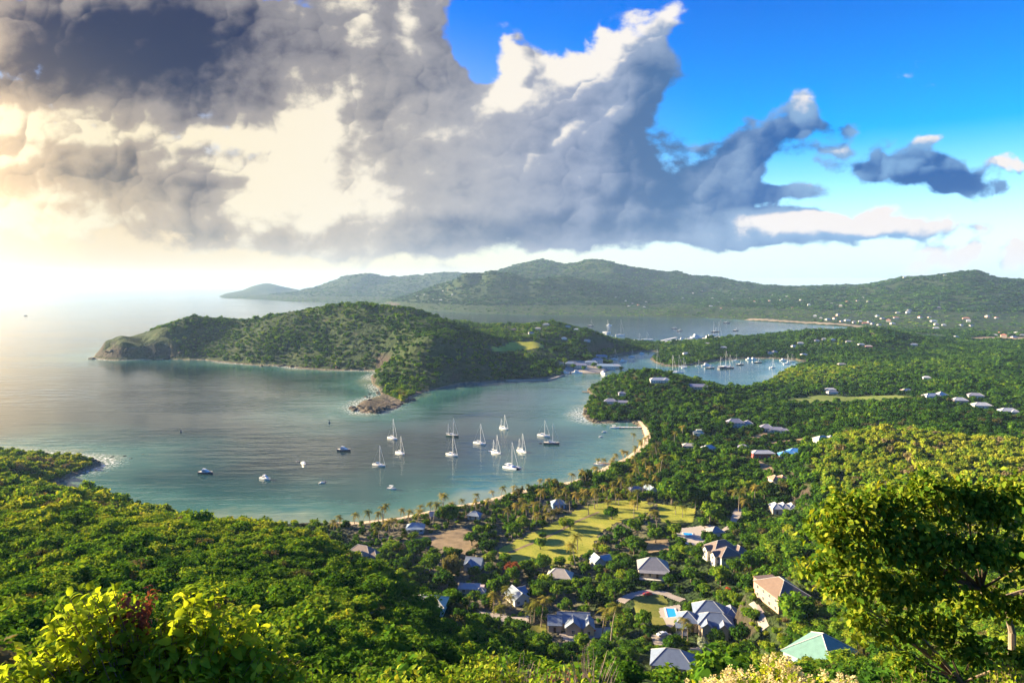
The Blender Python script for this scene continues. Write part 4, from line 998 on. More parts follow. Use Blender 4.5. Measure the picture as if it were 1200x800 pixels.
house('cottage', 'pink_flat', 'pale pink low roofed cottage below the russet tree', R(-4), [(0, 0, 9.5, 6.0, 2.9, 'hip', 'x', 1.2), (5.6, -.6, 3.2, 4, 2.7, 'flat', 'x', 0)], 'cream', 'pink')
house('cottage', 'white_side', 'white walled cottage with grey gables among leaning palms', R(28), [(0, 0, 7.5, 9.5, 3.3, 'gable', 'y', 2.6), (3.6, 3.5, 4.5, 4.5, 3.0, 'gable', 'x', 1.8)], 'white', 'slate')
house('hut', 'small_dark', 'small dark roofed hut by the sandy road', R(0), [(0, 0, 4.6, 3.8, 2.6, 'hip', 'x', 1.4)], 'grey', 'grey', 'hut')
house('house', 'wavy_white', 'house with a rippled row of white roof ridges', R(-6), [(-5.0, 0, 5.4, 9, 3.8, 'hip', 'y', 2.2), (0, 0.4, 5.4, 9, 3.8, 'hip', 'y', 2.2), (5.0, 0, 5.4, 9, 3.8, 'hip', 'y', 2.2), (3.0, -5, 5, 3, 3.4, 'flat', 'x', 0)], 'cream', 'white')
house('house', 'terracotta', 'two storey pale house with scalloped terracotta roofs', R(4), [(-2.8, 0, 6, 8, 5.4, 'hip', 'y', 2.2), (2.8, 0, 6, 8, 5.4, 'hip', 'y', 2.2), (-6.2, -4, 4.5, 4, 2.8, 'hip', 'x', 1.4)], 'cream', 'terra')
house('house', 'blue_roof', 'house with bright blue roofs beside the dirt track', R(-10), [(-3.0, -3, 15, 8, 3.4, 'hip', 'x', 2.6), (4.5, 4, 13, 8, 4.4, 'hip', 'x', 2.8)], 'cream', 'blue')
house('house', 'red_walls', 'dark red walled house with a pale grey roof', R(0), [(0, 0, 18, 9, 4.6, 'hip', 'x', 1.8)], 'red', 'white')
house('cottage', 'blue_white', 'small white cottage left of the red walled house', R(-16), [(0, 0, 9, 7, 3.4, 'hip', 'x', 2.2)], 'white', 'lilac')
house('house', 'white_hill', 'white roofed house on the edge of the bright hill', R(10), [(-3, 0, 12, 8, 3.4, 'hip', 'x', 2.4), (6, 1.5, 8, 7, 3.2, 'hip', 'y', 2.2)], 'white', 'white')
house('villa', 'lilac_villa', 'white villa with a lilac grey roof and tall facade in the woods', R(-6), [(-4, 0, 16, 9, 5.2, 'hip', 'x', 3.4), (9, 1, 8, 8, 4.4, 'hip', 'y', 2.6)], 'white', 'lilac', 'villa')
house('villa', 'lilac_low', 'long low villa with stepped lilac roofs right of the white villa', R(-14), [(-6, 3, 12, 9, 4.0, 'hip', 'x', 3.0), (4, 0, 14, 7, 3.2, 'hip', 'x', 2.0), (10, -2, 8, 5, 3.0, 'hip', 'x', 1.6)], 'white', 'lilac', 'villa')
house('cottage', 'green_white', 'white box cottage deep in the valley trees', R(-5), [(0, 0, 9.5, 6, 3.2, 'hip', 'x', 1.4), (1, 1, 5, 4, 5.2, 'flat', 'x', 0)], 'white', 'mint')
house('cottage', 'hidden_grey', 'grey roof half hidden by valley trees', R(15), [(0, 0, 11, 6, 3.2, 'hip', 'x', 2.0)], 'white', 'white')
house('cottage', 'white_low', 'low tan roofed house among round trees', R(-6), [(0, 0, 12, 7, 3.0, 'hip', 'x', 1.6)], 'cream', 'beige')
house('cottage', 'upper_white', 'white hip roofed pavilion behind the terrace villa', R(12), [(0, 0, 8, 7, 3.2, 'hip', 'x', 2.2)], 'white', 'grey')
house('beach_house', 'beach_store', 'white walled store behind the beach palms', R(22), [(0, 0, 6, 8, 3.4, 'gable', 'y', 1.8)], 'white', 'aqua')
house('beach_house', 'beach_bar', 'low beach bar roof under the palm grove', R(10), [(0, 0, 10, 6, 2.8, 'hip', 'x', 1.8)], 'tan', 'lilac')
house('hotel', 'club', 'long white house with lilac roofs on the promontory terrace', R(-10), [(-7, 2, 15, 9, 4.2, 'hip', 'x', 3.0), (8, 0, 17, 7, 3.6, 'hip', 'x', 2.0)], 'white', 'lilac')
house('house', 'ridge_house', 'white roofed house on the promontory crest', R(2), [(0, 0, 26, 10, 4.0, 'hip', 'x', 2.6), (8, -3, 8, 7, 4.0, 'hip', 'y', 2.4)], 'white', 'white')
house('house', 'ridge_long', 'long white veranda house right of the promontory crest', R(-4), [(0, 0, 28, 9, 3.8, 'hip', 'x', 2.2)], 'white', 'lilac', porch=(-13, 13, -7, -4.5, 3.0))
house('hut', 'plateau_hut', 'small grey hut above the long promontory house', R(0), [(0, 0, 9, 6, 3.0, 'hip', 'x', 1.8)], 'grey', 'lilac', 'hut')
house('house', 'row_a', 'widest white house of the row by the lowland woods', R(4), [(-5, 0, 18, 9, 4.0, 'hip', 'x', 2.6), (9, 3, 12, 9, 4.6, 'hip', 'y', 3.6)], 'white', 'white')
house('house', 'row_b', 'white and terracotta house second in the lowland row', R(-8), [(0, 0, 15, 9, 3.8, 'hip', 'x', 2.8)], 'pink', 'white')
house('house', 'row_c', 'plain white hipped house third in the lowland row', R(-12), [(0, 0, 18, 10, 3.8, 'hip', 'x', 2.8)], 'white', 'white')
house('house', 'row_d', 'white house at the right end of the lowland row', R(-8), [(0, 0, 17, 9, 4.0, 'hip', 'x', 2.8), (4, -4, 7, 5, 3.6, 'hip', 'y', 2.0)], 'blue', 'white')
house('house', 'row_e', 'lilac roofed house standing behind the lowland row', R(-20), [(0, 0, 16, 8, 3.6, 'hip', 'x', 2.4)], 'white', 'lilac')

# swimming pools, cars, hedges
M_POOL, _t, _o = new_mat('pool_water'); principled(_t, _o, (.03, .36, .80), .06, .5, bump(_t, _t.noise(_t.geo(), 2.0, 2), .15, .05))
def pool(px, py, w, d, yaw, label):
    x, y = P(px, py); z = g1(x, y)
    r = empty('swimming_pool', (x, y, z + .18), yaw); tag(r, label, 'pool')
    MB().box(-w / 2, w / 2, -d / 2, d / 2, -.5, .10).build('pool_water', M_POOL, r)
    k = MB()
    for a, b, c, e in ((-w / 2 - .7, w / 2 + .7, -d / 2 - .7, -d / 2), (-w / 2 - .7, w / 2 + .7, d / 2, d / 2 + .7), (-w / 2 - .7, -w / 2, -d / 2, d / 2), (w / 2, w / 2 + .7, -d / 2, d / 2)): k.box(a, b, c, e, -.5, .22)
    k.build('coping', M_TRIM, r)
    return r
pool(787, 720, 3.8, 10.5, R(-6), 'bright blue swimming pool on the paved villa terrace')
pool(806, 626, 5.0, 3.6, R(-10), 'small turquoise pool on the white upper terrace')

def car(px, py, yaw, col, label):
    x, y = P(px, py); z = g1(x, y)
    r = empty('parked_car', (x, y, z + .16), yaw); tag(r, label, 'car')
    cm = plain('car_paint', col, .35, .04)
    prof = [(-2.1, .35), (-2.15, .75), (-1.95, .95), (-1.25, 1.02), (-.75, 1.46), (.75, 1.48), (1.45, 1.05), (2.05, .98), (2.15, .7), (2.1, .35)]
    vs = [(a, s * (.86 if b < 1.2 else .68), b) for s in (-1, 1) for a, b in prof]; n = len(prof)
    MB().add(vs, [tuple(range(n)), tuple(range(2 * n - 1, n - 1, -1))] + [(i, i + n, (i + 1) % n + n, (i + 1) % n) for i in range(n)]).build('body', cm, r)
    g = MB()
    for s in (-1, 1): g.add([(-1.1, s * .83, 1.06), (1.25, s * .83, 1.08), (.7, s * .71, 1.42), (-.7, s * .71, 1.40)], [(0, 1, 2, 3) if s < 0 else (3, 2, 1, 0)])
    g.add([(1.42, -.7, 1.08), (1.42, .7, 1.08), (.82, .6, 1.46), (.82, -.6, 1.46)], [(0, 1, 2, 3)]).add([(-1.24, -.7, 1.06), (-1.24, .7, 1.06), (-.8, .6, 1.44), (-.8, -.6, 1.44)], [(3, 2, 1, 0)])
    g.build('window', M_WIN, r)
    for sx_ in (-1.35, 1.35):
        for s in (-1, 1): MB().tube([(sx_, s * .70, .33), (sx_, s * .90, .33)], .33, 10).build('wheel', RM['dark'], r)
    return r
car(776, 745, R(20), (.55, .58, .62), 'silver car parked behind the blue hip roof')
car(759, 697.5, R(10), (.30, .03, .03), 'dark red car on the curved pale drive')
car(826, 764, R(70), (.04, .04, .045), 'dark car parked in the court right of the blue hip roof')
car(692, 740, R(12), (.5, .05, .05), 'red car at the right end of the villa forecourt')

def hedge(px0, py0, px1, py1, label, h=2.2, w=2.4, seed=0):
    a, b = P(px0, py0), P(px1, py1)
    n = int(math.hypot(b[0] - a[0], b[1] - a[1]) / 1.1)
    L = []; r = np.random.default_rng(seed)
    ox, oy = a
    for i in range(n + 1):
        x, y = a[0] + (b[0] - a[0]) * i / n, a[1] + (b[1] - a[1]) * i / n
        L.append((x - ox + r.uniform(-.3, .3), y - oy + r.uniform(-.3, .3), g1(x, y) + h * .5 + r.uniform(-.3, .3) - g1(ox, oy), h * .55))
    o = link('hedge', crown_mesh('hedge', seed, L, n * 150, .24, M_LEAF)); o.location = (ox, oy, g1(ox, oy)); o['tint'] = .02
    tag(o, label, 'hedge')
hedge(628, 690, 690, 684, 'long tall hedge behind the gabled villa', 3.4, seed=1)
hedge(700, 689, 760, 686, 'clipped hedge above the curved drive', 2.2, seed=2)
hedge(757, 736, 782, 738, 'low hedge at the foot of the garden lawn', 1.6, seed=3)

# ------------------------------------------------------------------ small far houses
def tiny_house_mesh(kind):
    w, d, h, rise = [(15, 10, 4, 3), (20, 10, 4, 2.6), (13, 11, 6, 3)][kind]
    a = MB().box(-w / 2, w / 2, -d / 2, d / 2, -3, h)
    b = MB(); wing_roof(b, 0, 0, w, d, h + .02, 'hip', 'x', rise, .8, .3)
    return a, b
TINY = {}
def far_house(px, py, kind, wallk, roofk, label, group, scale=1.0, yaw=0.0):
    x, y = P(px, py)
    key = (kind, wallk, roofk)
    if key not in TINY:
        a, b = tiny_house_mesh(kind)
        TINY[key] = (raw_mesh('wall', a.v, a.f, [WM[wallk]], a.m), raw_mesh('roof', b.v, b.f, [RM[roofk], RM[roofk]], b.m))
    r = empty('far_house', (x, y, g1(x, y)), yaw); r.scale = (scale * .78,) * 3
    tag(r, label, 'house', group)
    link('wall', TINY[key][0], r); link('roof', TINY[key][1], r)
    KEEP_OUT.append((x, y, 9 * scale)); L = math.hypot(x, y); KEEP_OUT.append((x - x / L * 14 * scale, y - y / L * 14 * scale, 8 * scale))
FAR_SETS = [
 ('white house on the slope of the wooded middle hill', 'houses on the middle hill', [(519, 341), (526, 340), (534, 339), (541, 336), (489, 347), (497, 346), (508, 351), (517, 352), (530, 346), (741, 356), (737, 359), (748, 358), (755, 360), (757, 354), (733, 353), (722, 349)], 1.1),
 ('pale house among the trees across the far harbour', 'houses across the far harbour', [(812, 344), (822, 341), (835, 350), (848, 348), (842, 355), (858, 352), (866, 346), (872, 356), (884, 354), (879, 350), (893, 357), (902, 353), (915, 352), (928, 361), (948, 358), (960, 360), (975, 356), (985, 359), (993, 354), (1005, 353), (1017, 354), (820, 356), (833, 359), (845, 362), (906, 346), (922, 348), (938, 352), (800, 350)], 1.15),
 ('white house at the foot of the flat topped hill', 'houses under the flat topped hill', [(1011, 349), (1065, 364), (1078, 372.5), (1089, 372.5), (1094, 377), (1097, 381), (1106, 381.5), (1132, 374), (1135, 377), (1126, 382), (1138, 382), (1157, 372), (1168, 373), (1052, 367), (1064, 367), (1100, 361), (1097, 385), (1041, 377), (1028, 371), (1034, 374), (1018, 378), (1046, 380), (1050, 373)], 1.3),
 ('pale building on the sunlit far shore', 'buildings on the far shore', [(962, 373), (970, 375), (978, 374), (986, 377), (993, 376), (1001, 378.5), (1008, 377), (1014, 379.5), (955, 371), (1022, 380), (1030, 381), (982, 370), (1172, 391), (1183, 392.5), (1192, 392), (1198, 394), (1165, 393.5), (1176, 395), (1120, 396), (1188, 396)], 1.2),
]
for label, group, lst, sc in FAR_SETS:
    for i, (px, py) in enumerate(lst):
        far_house(px, py, i % 3, ('white', 'cream', 'white', 'pink')[i % 4], ('white', 'white', 'grey', 'terra', 'white')[(i * 3 + len(label)) % 5], label, group, sc * (.8 + .4 * ((i * 37) % 10) / 10), R(-30 + (i * 53) % 60))
far_house(1060, 325.2, 1, 'white', 'white', 'pale building on the rim of the flat topped hill', 'buildings on the hill rim', 1.2)
far_house(1108, 323.4, 1, 'white', 'white', 'pale building on the rim of the flat topped hill', 'buildings on the hill rim', 1.3)
MIDH = [
 (602, 387, 0, 'pink', 'brown', 'pinkish house on the left shoulder of the peninsula knoll'), (640, 381, 1, 'white', 'grey', 'grey roofed house on top of the peninsula knoll'), (665, 383.5, 1, 'white', 'beige', 'cream roofed house right of the knoll top'),
 (676, 387, 1, 'white', 'white', 'bright white house on the right slope of the knoll'), (622, 391, 0, 'grey', 'grey', 'grey house below the knoll'), (630, 386, 1, 'cream', 'beige', 'cream house just under the knoll top'), (661, 397.5, 0, 'white', 'white', 'small white house on the wooded slope above the dockyard'), (688, 400, 1, 'grey', 'lilac', 'long lilac roof in trees behind the dockyard'),
 (804, 415, 1, 'white', 'white', 'white house on the near tip of the spit'), (848, 408, 1, 'white', 'white', 'white hip roofed house in the middle of the spit'), (829, 403.5, 1, 'white', 'grey', 'grey roofed house on the spit behind the masts'),
 (908, 413, 0, 'grey', 'lilac', 'lilac house at the water end of the spit slope'), (902, 414.5, 0, 'white', 'grey', 'small grey house beside the lilac one on the spit'), (938, 403, 1, 'white', 'white', 'large white house high on the spit'), (930, 406.5, 0, 'white', 'white', 'small white house below the large one on the spit'),
 (942, 416.5, 1, 'white', 'white', 'white house low on the spit above the moored boats'), (966, 398, 0, 'white', 'grey', 'grey roofed house near the spit crest'), (976, 399, 0, 'white', 'white', 'white house near the spit crest'), (957, 400, 0, 'white', 'lilac', 'lilac roofed house near the spit crest'),
 (995, 401, 1, 'grey', 'grey', 'grey house at the foot of the dark knoll'), (1009, 404.5, 1, 'white', 'white', 'white house in front of the dark knoll'), (1018, 407, 1, 'red', 'pink', 'reddish house in front of the dark knoll'), (1021, 392.5, 1, 'pink', 'terra', 'terracotta house on the left flank of the dark knoll'), (1071, 404.5, 1, 'white', 'white', 'lone white roof in the dark lowland woods'),
 (1062, 459, 1, 'tan', 'pink', 'low tan building by the pasture'), (975, 461, 1, 'white', 'grey', 'grey shed at the pasture edge'), (1086, 444, 0, 'white', 'white', 'white speck of a house in the lowland woods'), (986, 428, 1, 'cream', 'beige', 'cream roofed house on the yellow slope'), (973, 458, 1, 'white', 'white', 'white barn behind the pasture'),
]
for (px, py, kind, wk, rk, label) in MIDH:
    far_house(px, py, kind, wk, rk, label, None, .85, R((px * 7) % 40 - 20))

# the old dockyard: long stone buildings on the quay
DOCK = [(680, 431, 24, 10, 5.5, 'lilac', 'white', 'long lilac roofed dockyard store'), (693, 428, 22, 11, 6, 'slate', 'white', 'blue grey dockyard warehouse behind the store'), (710, 431.5, 34, 12, 5, 'aqua', 'white', 'wide pale roofed boathouse at the end of the quay'),
        (704, 420, 26, 10, 5, 'slate', 'grey', 'slate roofed building in trees behind the dockyard'), (722, 431, 16, 9, 5, 'white', 'white', 'white roofed dockyard office near the inner water'), (668, 429, 16, 9, 5, 'slate', 'tan', 'tan dockyard house nearest the old wall'), (700, 425, 20, 9, 6, 'navy', 'white', 'dark blue roofed sail loft in the dockyard')]
for (px, py, w, d, h, rk, wk, label) in DOCK:
    house('dockyard_building', P(px, py), label, R(-8), [(0, 0, w, d, h, 'hip', 'x', 3.0)], wk, rk, 'building', sink=2)
    x, y = P(px, py); KEEP_OUT.append((x, y, w * .6)); KEEP_OUT.append((x - 4, y - 22, w * .5))
# ------------------------------------------------------------------ boats
M_HULL = plain('white_gelcoat', (.80, .80, .78), .35, .04, spec=.5)
M_NAVY = plain('navy_gelcoat', (.03, .045, .09), .3, .1, spec=.5)
M_GRN = plain('green_hull_paint', (.03, .10, .07), .35, .1, spec=.5)
M_DECK = plain('deck', (.62, .58, .50), .8, .08)
M_TEAK = plain('teak', (.30, .19, .10), .8, .15)
M_MAST = plain('mast_alloy', (.74, .73, .70), .4, .05, spec=.5)
M_SAIL = plain('sail_cover', (.10, .20, .36), .9, .1)
M_SAILW = plain('furled_sail', (.72, .70, .64), .9, .06)
M_RUB = plain('grey_rubber', (.22, .22, .23), .8, .1)
M_BOOT = plain('boot_stripe', (.05, .10, .22), .6, .1)

def hull_mesh(L, B, F, draft=.5, transom=.75, deck_in=.92, n=14):
    """lofted hull, bow towards +x; material 0 topsides, 1 deck, 2 boot stripe"""
    secs = []
    for i in range(n + 1):
        t = i / n; x = -L / 2 + L * t
        b = B / 2 * (transom + (1 - transom) * math.sin(min(t / .55, 1) * math.pi / 2)) * (1 if t < .5 else math.cos((t - .5) / .5 * math.pi / 2) ** .8)
        b = max(b, .03)
        f = F * (1 + .28 * max(0, t - .3) ** 2 + .05 * (1 - t))
        k = draft * (1 - .75 * abs(2 * t - .9) ** 2)
        ov = .06 * L * max(0, t - .8) / .2
        secs.append([(x + ov, b, f), (x + ov * .6, b * .97, f * .4), (x + ov * .4, b * .93, .12), (x, b * .82, -.05), (x, 0, -max(k, .12)), (x, -b * .82, -.05), (x + ov * .4, -b * .93, .12), (x + ov * .6, -b * .97, f * .4), (x + ov, -b, f)])
    m = MB(); vs = [p for s in secs for p in s]; fs = []; mi = []
    for i in range(n):
        for k in range(8):
            a = i * 9 + k; fs.append((a, a + 1, a + 10, a + 9)); mi.append(2 if k in (2, 5) else 0)
    m.v = vs; m.f = fs; m.m = mi
    m.add(secs[0], [tuple(range(9))], 0)
    dk = [(p[0][0], p[0][1] * deck_in, p[0][2] - .02) for p in secs] + [(p[8][0], p[8][1] * deck_in, p[8][2] - .02) for p in secs]
    m.add(dk, [(i, i + 1, i + n + 2, i + n + 1) for i in range(n)], 1)
    return m

def cabin_mesh(x0, x1, w, z0, h, rake=.5):
    m = MB()
    m.add([(x0, -w / 2, z0), (x1, -w * .38, z0), (x1, w * .38, z0), (x0, w / 2, z0), (x0 + .1, -w * .42, z0 + h), (x1 - rake, -w * .30, z0 + h * .8), (x1 - rake, w * .30, z0 + h * .8), (x0 + .1, w * .42, z0 + h)],
          [(4, 5, 6, 7), (0, 1, 5, 4), (1, 2, 6, 5), (2, 3, 7, 6), (3, 0, 4, 7)], 0)
    for s in (-1, 1):
        y0, y1 = s * w * .475, s * w * .41
        m.add([(x0 + .5, s * w * .478, z0 + h * .35), (x1 - rake - .5, s * w * .40, z0 + h * .30), (x1 - rake - .7, s * w * .375, z0 + h * .62), (x0 + .6, s * w * .452, z0 + h * .72)], [(0, 1, 2, 3) if s < 0 else (3, 2, 1, 0)], 1)
    return m

def rig(root, x, zb, H, boom, cover=M_SAILW, L=10, F=1.2, jib=True, headx=None):
    ms = MB().tube([(x, 0, zb), (x, 0, zb + H)], [.17, .11], 6)
    ms.build('mast', M_MAST, root)
    sp = MB()
    for k in (.42, .70): sp.tube([(x - .1, -1.25 + k * .7, zb + H * k), (x - .1, 1.25 - k * .7, zb + H * k)], .05, 5)
    sp.build('spreader', M_MAST, root)
    bm_ = MB().tube([(x - .15, 0, zb + 1.4), (x - boom, 0, zb + 1.25)], .12, 5).build('boom', M_MAST, root)
    MB().tube([(x - .3, 0, zb + 1.72), (x - boom * .5, 0, zb + 1.66), (x - boom * .95, 0, zb + 1.46)], [.26, .22, .14], 6).build('furled_sail', cover, bm_)
    st = MB()
    hx = headx if headx is not None else L / 2 + .3
    st.tube([(x, 0, zb + H), (hx, 0, F * 1.2)], .05 if not jib else .11, 4)
    st.tube([(x, 0, zb + H), (-L / 2, 0, F)], .03, 3)
    for s in (-1, 1): st.tube([(x, 0, zb + H * .96), (x - .2, s * 1.5, F)], .03, 3)
    st.build('stay', M_MAST, root)

def sailboat(px, py, yaw, L, label, H=None, hullm=M_HULL, ketch=False, cover=M_SAILW, cat='sailboat', dodger=True):
    x, y = sea(px, py)
    r = empty('sailing_yacht', (x, y, 0), yaw); tag(r, label, cat)
    F = L * .105; B = L * .30
    hull_mesh(L, B, F).build('hull', [hullm, M_DECK, M_BOOT], r)
    cabin_mesh(-L * .12, L * .26, B * .62, F, .62).build('cabin', [M_HULL, M_WIN], r)
    MB().box(-L * .40, -L * .14, -B * .22, B * .22, F - .35, F + .02).build('cockpit', M_TEAK, r)
    if dodger:
        MB().add([(-L * .17, -B * .30, F), (-L * .17, B * .30, F), (-L * .05, B * .26, F + .5), (-L * .05, -B * .26, F + .5), (-L * .17, -B * .28, F + 1.35), (-L * .17, B * .28, F + 1.35), (-L * .07, B * .24, F + 1.25), (-L * .07, -B * .24, F + 1.25)],
                 [(4, 7, 6, 5), (0, 3, 7, 4), (1, 5, 6, 2), (3, 2, 6, 7)]).build('spray_hood', M_SAIL, r)
    H = H or L * 1.35
    rig(r, L * .10, F, H, L * .36, cover, L, F)
    if ketch: rig(r, -L * .33, F, H * .66, L * .22, cover, L, F, False, L * .1)
    rl = MB()
    for s in (-1, 1):
        rl.tube([(-L * .46, s * B * .36, F + .65), (0, s * B * .46, F + .65), (L * .30, s * B * .30, F + .75), (L * .49, s * .1, F + .95)], .03, 3)
        for k in (-.44, -.2, .05, .28): rl.tube([(L * k, s * B * .44 * (1 if k < .1 else .72), F), (L * k, s * B * .44 * (1 if k < .1 else .72), F + .68)], .025, 3)
    rl.build('rail', M_MAST, r)
    return r

def catamaran(px, py, yaw, L, label):
    x, y = sea(px, py)
    r = empty('catamaran', (x, y, 0), yaw); tag(r, label, 'catamaran')
    for s in (-1, 1):
        o = hull_mesh(L, L * .15, 1.35, .45, .8).build('hull', [M_HULL, M_HULL, M_BOOT], r); o.location = (0, s * L * .22, 0)
    MB().box(-L * .42, L * .14, -L * .21, L * .21, .95, 1.42).build('bridge_deck', M_DECK, r)
    cabin_mesh(-L * .26, L * .16, L * .40, 1.42, 1.15, .9).build('cabin', [M_HULL, M_WIN], r)
    MB().box(-L * .42, -L * .22, -L * .18, L * .18, 3.1, 3.22).build('cockpit_roof', M_HULL, r)
    MB().box(L * .14, L * .40, -L * .17, L * .17, 1.1, 1.16).build('trampoline', M_RUB, r)
    rig(r, L * .04, 2.4, L * 1.45, L * .38, M_SAILW, L, 1.4)
    return r

def motorboat(px, py, yaw, L, label, hullm=M_HULL, fly=True, canopy=False):
    x, y = sea(px, py)
    r = empty('motor_boat', (x, y, 0), yaw); tag(r, label, 'boat')
    F = L * .125; B = L * .34
    hull_mesh(L, B, F, .4, .9).build('hull', [hullm, M_DECK, M_BOOT], r)
    if canopy:
        p = MB()
        for sx_ in (-.22, .1):
            for s in (-1, 1): p.tube([(L * sx_, s * B * .3, F), (L * sx_, s * B * .3, F + 1.7)], .06, 5)
        p.build('canopy_post', M_MAST, r); MB().box(-L * .28, L * .16, -B * .38, B * .38, F + 1.7, F + 1.82).build('canopy', M_HULL, r)
        MB().box(-L * .08, L * .06, -.5, .5, F - .2, F + .9).build('console', M_HULL, r)
    else:
        cabin_mesh(-L * .24, L * .26, B * .74, F, L * .13, L * .12).build('cabin', [M_HULL, M_WIN], r)
        if fly: cabin_mesh(-L * .20, L * .06, B * .6, F + L * .13, L * .08, .5).build('flybridge', [M_HULL, M_WIN], r)
    MB().box(-L * .53, -L * .47, -.35, .35, -.2, F + .45).build('outboard', M_RUB, r)
    rl = MB()
    for s in (-1, 1): rl.tube([(L * .02, s * B * .46, F + .7), (L * .30, s * B * .30, F + .8), (L * .50, 0, F + .95)], .035, 3)
    rl.build('rail', M_MAST, r)
    return r

def dinghy(px, py, yaw, label, L=3.2, m=None):
    x, y = sea(px, py)
    r = empty('dinghy', (x, y, 0), yaw); tag(r, label, 'dinghy')
    m = m or M_RUB
    MB().tube([(-L / 2, -.62, .25), (L * .2, -.62, .28), (L * .48, -.2, .42), (L * .48, .2, .42), (L * .2, .62, .28), (-L / 2, .62, .25)], .25, 7).build('tube', m, r)
    MB().box(-L * .46, L * .3, -.5, .5, .05, .16).build('floor', M_DECK, r)
    MB().box(-L * .56, -L * .46, -.18, .18, -.1, .75).build('outboard', M_NAVY, r)

YW = R(-38)
sailboat(460, 514, YW, 12.5, 'white yacht with a tall pale mast near the rocky spit', 19)
sailboat(469, 531.5, YW - .1, 11.5, 'small white yacht with dark waterline below the tall masted one', 15)
sailboat(444, 545.5, YW + .2, 12, 'white yacht with a blue cover moored alone left of the fleet', 16, cover=M_SAIL)
sailboat(530, 511, YW + .3, 13, 'green hulled ketch behind the white sloop', 17, M_GRN, True)
sailboat(529.5, 533.5, YW, 12.5, 'white sloop directly below the green ketch', 19)
sailboat(562, 520, YW + .05, 13.5, 'white sloop with a tall mast in the middle of the fleet', 18)
sailboat(590.5, 502.5, YW - .1, 11.5, 'grey white yacht farthest back in the fleet', 14, ketch=True)
sailboat(581.5, 531, YW - .2, 11.5, 'white ketch with a dinghy tied astern', 16, ketch=True)
sailboat(611.5, 529.5, YW - .3, 12.5, 'cream ketch glowing in the sun right of the catamaran', 16, ketch=True)
sailboat(637, 511, YW + .1, 13.5, 'white yacht moored just behind the navy one', 15)
sailboat(646, 520, R(-8), 14.5, 'dark navy yacht at the right of the fleet', 18, M_NAVY)
catamaran(599.5, 548.5, YW, 13.5, 'white catamaran nearest the beach')
motorboat(403, 528, R(-8), 12, 'dark hulled motor launch left of the yachts', M_NAVY)
motorboat(241, 554.5, R(-6), 11.5, 'black motor cruiser nearest the left headland', M_NAVY)
motorboat(311, 561.5, R(-30), 10.5, 'white power catamaran with a blue waterline in the left bay')
motorboat(356, 543.5, R(-50), 7.5, 'small white cuddy boat left of the navy launch', fly=False)
motorboat(377, 566, R(30), 4.6, 'tiny white skiff off the palm beach', fly=False)
motorboat(459, 573, R(-20), 7.0, 'open white boat close to the beach palms', canopy=True)
motorboat(707, 438, R(-80), 16, 'white motor yacht at the harbour entrance quay')
motorboat(702, 545, R(-15), 9, 'white boat alongside the dark beach jetty', canopy=True)
motorboat(720, 501.5, R(-5), 9, 'white launch at the end of the white jetty', canopy=True)
motorboat(708, 506.5, R(0), 5, 'small open boat off the white jetty', fly=False)
motorboat(704, 512, R(10), 4, 'smallest tender between the jetties', fly=False)
dinghy(349, 541, R(160), 'dark dinghy tied behind the small cuddy boat')
dinghy(380, 564.5, R(40), 'dark dinghy beside the tiny skiff', 2.6)
dinghy(574, 528.8, R(0), 'white dinghy trailing the ketch', 3, M_HULL)
dinghy(633.5, 519.3, R(10), 'black dinghy left of the navy yacht')
motorboat(662, 434.8 + 2.4, R(0), 15, 'white launch moored at the dockyard wall')
motorboat(676, 437.4, R(0), 18, 'long white cruiser along the dockyard quay')

# inner harbour and far harbour craft
inner = [(720, 421, 14, 24, 0, 'small sloop nearest the dockyard slip'), (740, 418, 13, 19, 0, 'sloop moored before the palm fringe'), (730, 423.5, 15, 10, 1, 'low white boat in the near inner harbour'), (752, 414.5, 12, 10, 1, 'white cruiser by the palm fringe'),
         (768, 436, 24, 46, 0, 'tallest masted yacht in the inner harbour'), (787, 436, 20, 34, 0, 'yacht with a bare mast left of the twin masts'), (794, 437, 20, 36, 0, 'yacht with a bare mast right of its near twin'), (800, 430, 14, 20, 0, 'white sloop off the spit tip'), (802, 431, 11, 12, 0, 'short masted yacht beside the sloop off the spit tip'), (818, 429, 10, 14, 0, 'small yacht alone off the spit'), (828, 429, 18, 10, 1, 'white motor yacht off the spit'), (832, 431.5, 15, 8, 2, 'dark launch in front of the motor yacht'),
         (849, 431, 30, 34, 2, 'dark schooner with two tall masts in the inner harbour'), (854, 431.4, 18, 28, 2, 'dark sloop overlapping the schooner'), (862, 423, 13, 16, 0, 'yacht anchored behind the schooner'), (867, 427.5, 16, 9, 2, 'dark low boat behind the schooner'), (878, 421.5, 14, 8, 1, 'left cruiser of a pair by the spit shore'), (883, 421.3, 14, 8, 1, 'right cruiser of a pair by the spit shore'), (888, 425, 15, 10, 2, 'dark low hull on open inner water'), (918, 422.5, 14, 12, 1, 'cruiser at the head of the creek'), (922, 426.5, 14, 22, 0, 'white yacht at the head of the creek'), (927, 424, 14, 18, 0, 'yacht tucked behind the yellow hill'), (905, 431, 12, 20, 0, 'yacht mast rising before the yellow hill')]
for i, (px, py, L, H, k, label) in enumerate(inner):
    if k == 1: motorboat(px, py, R(-10 + (i * 37) % 30), L, label)
    else: sailboat(px, py, R(-20 + (i * 29) % 50), L, label, H * .82, M_NAVY if k == 2 else M_HULL, ketch=(L == 30), dodger=False)
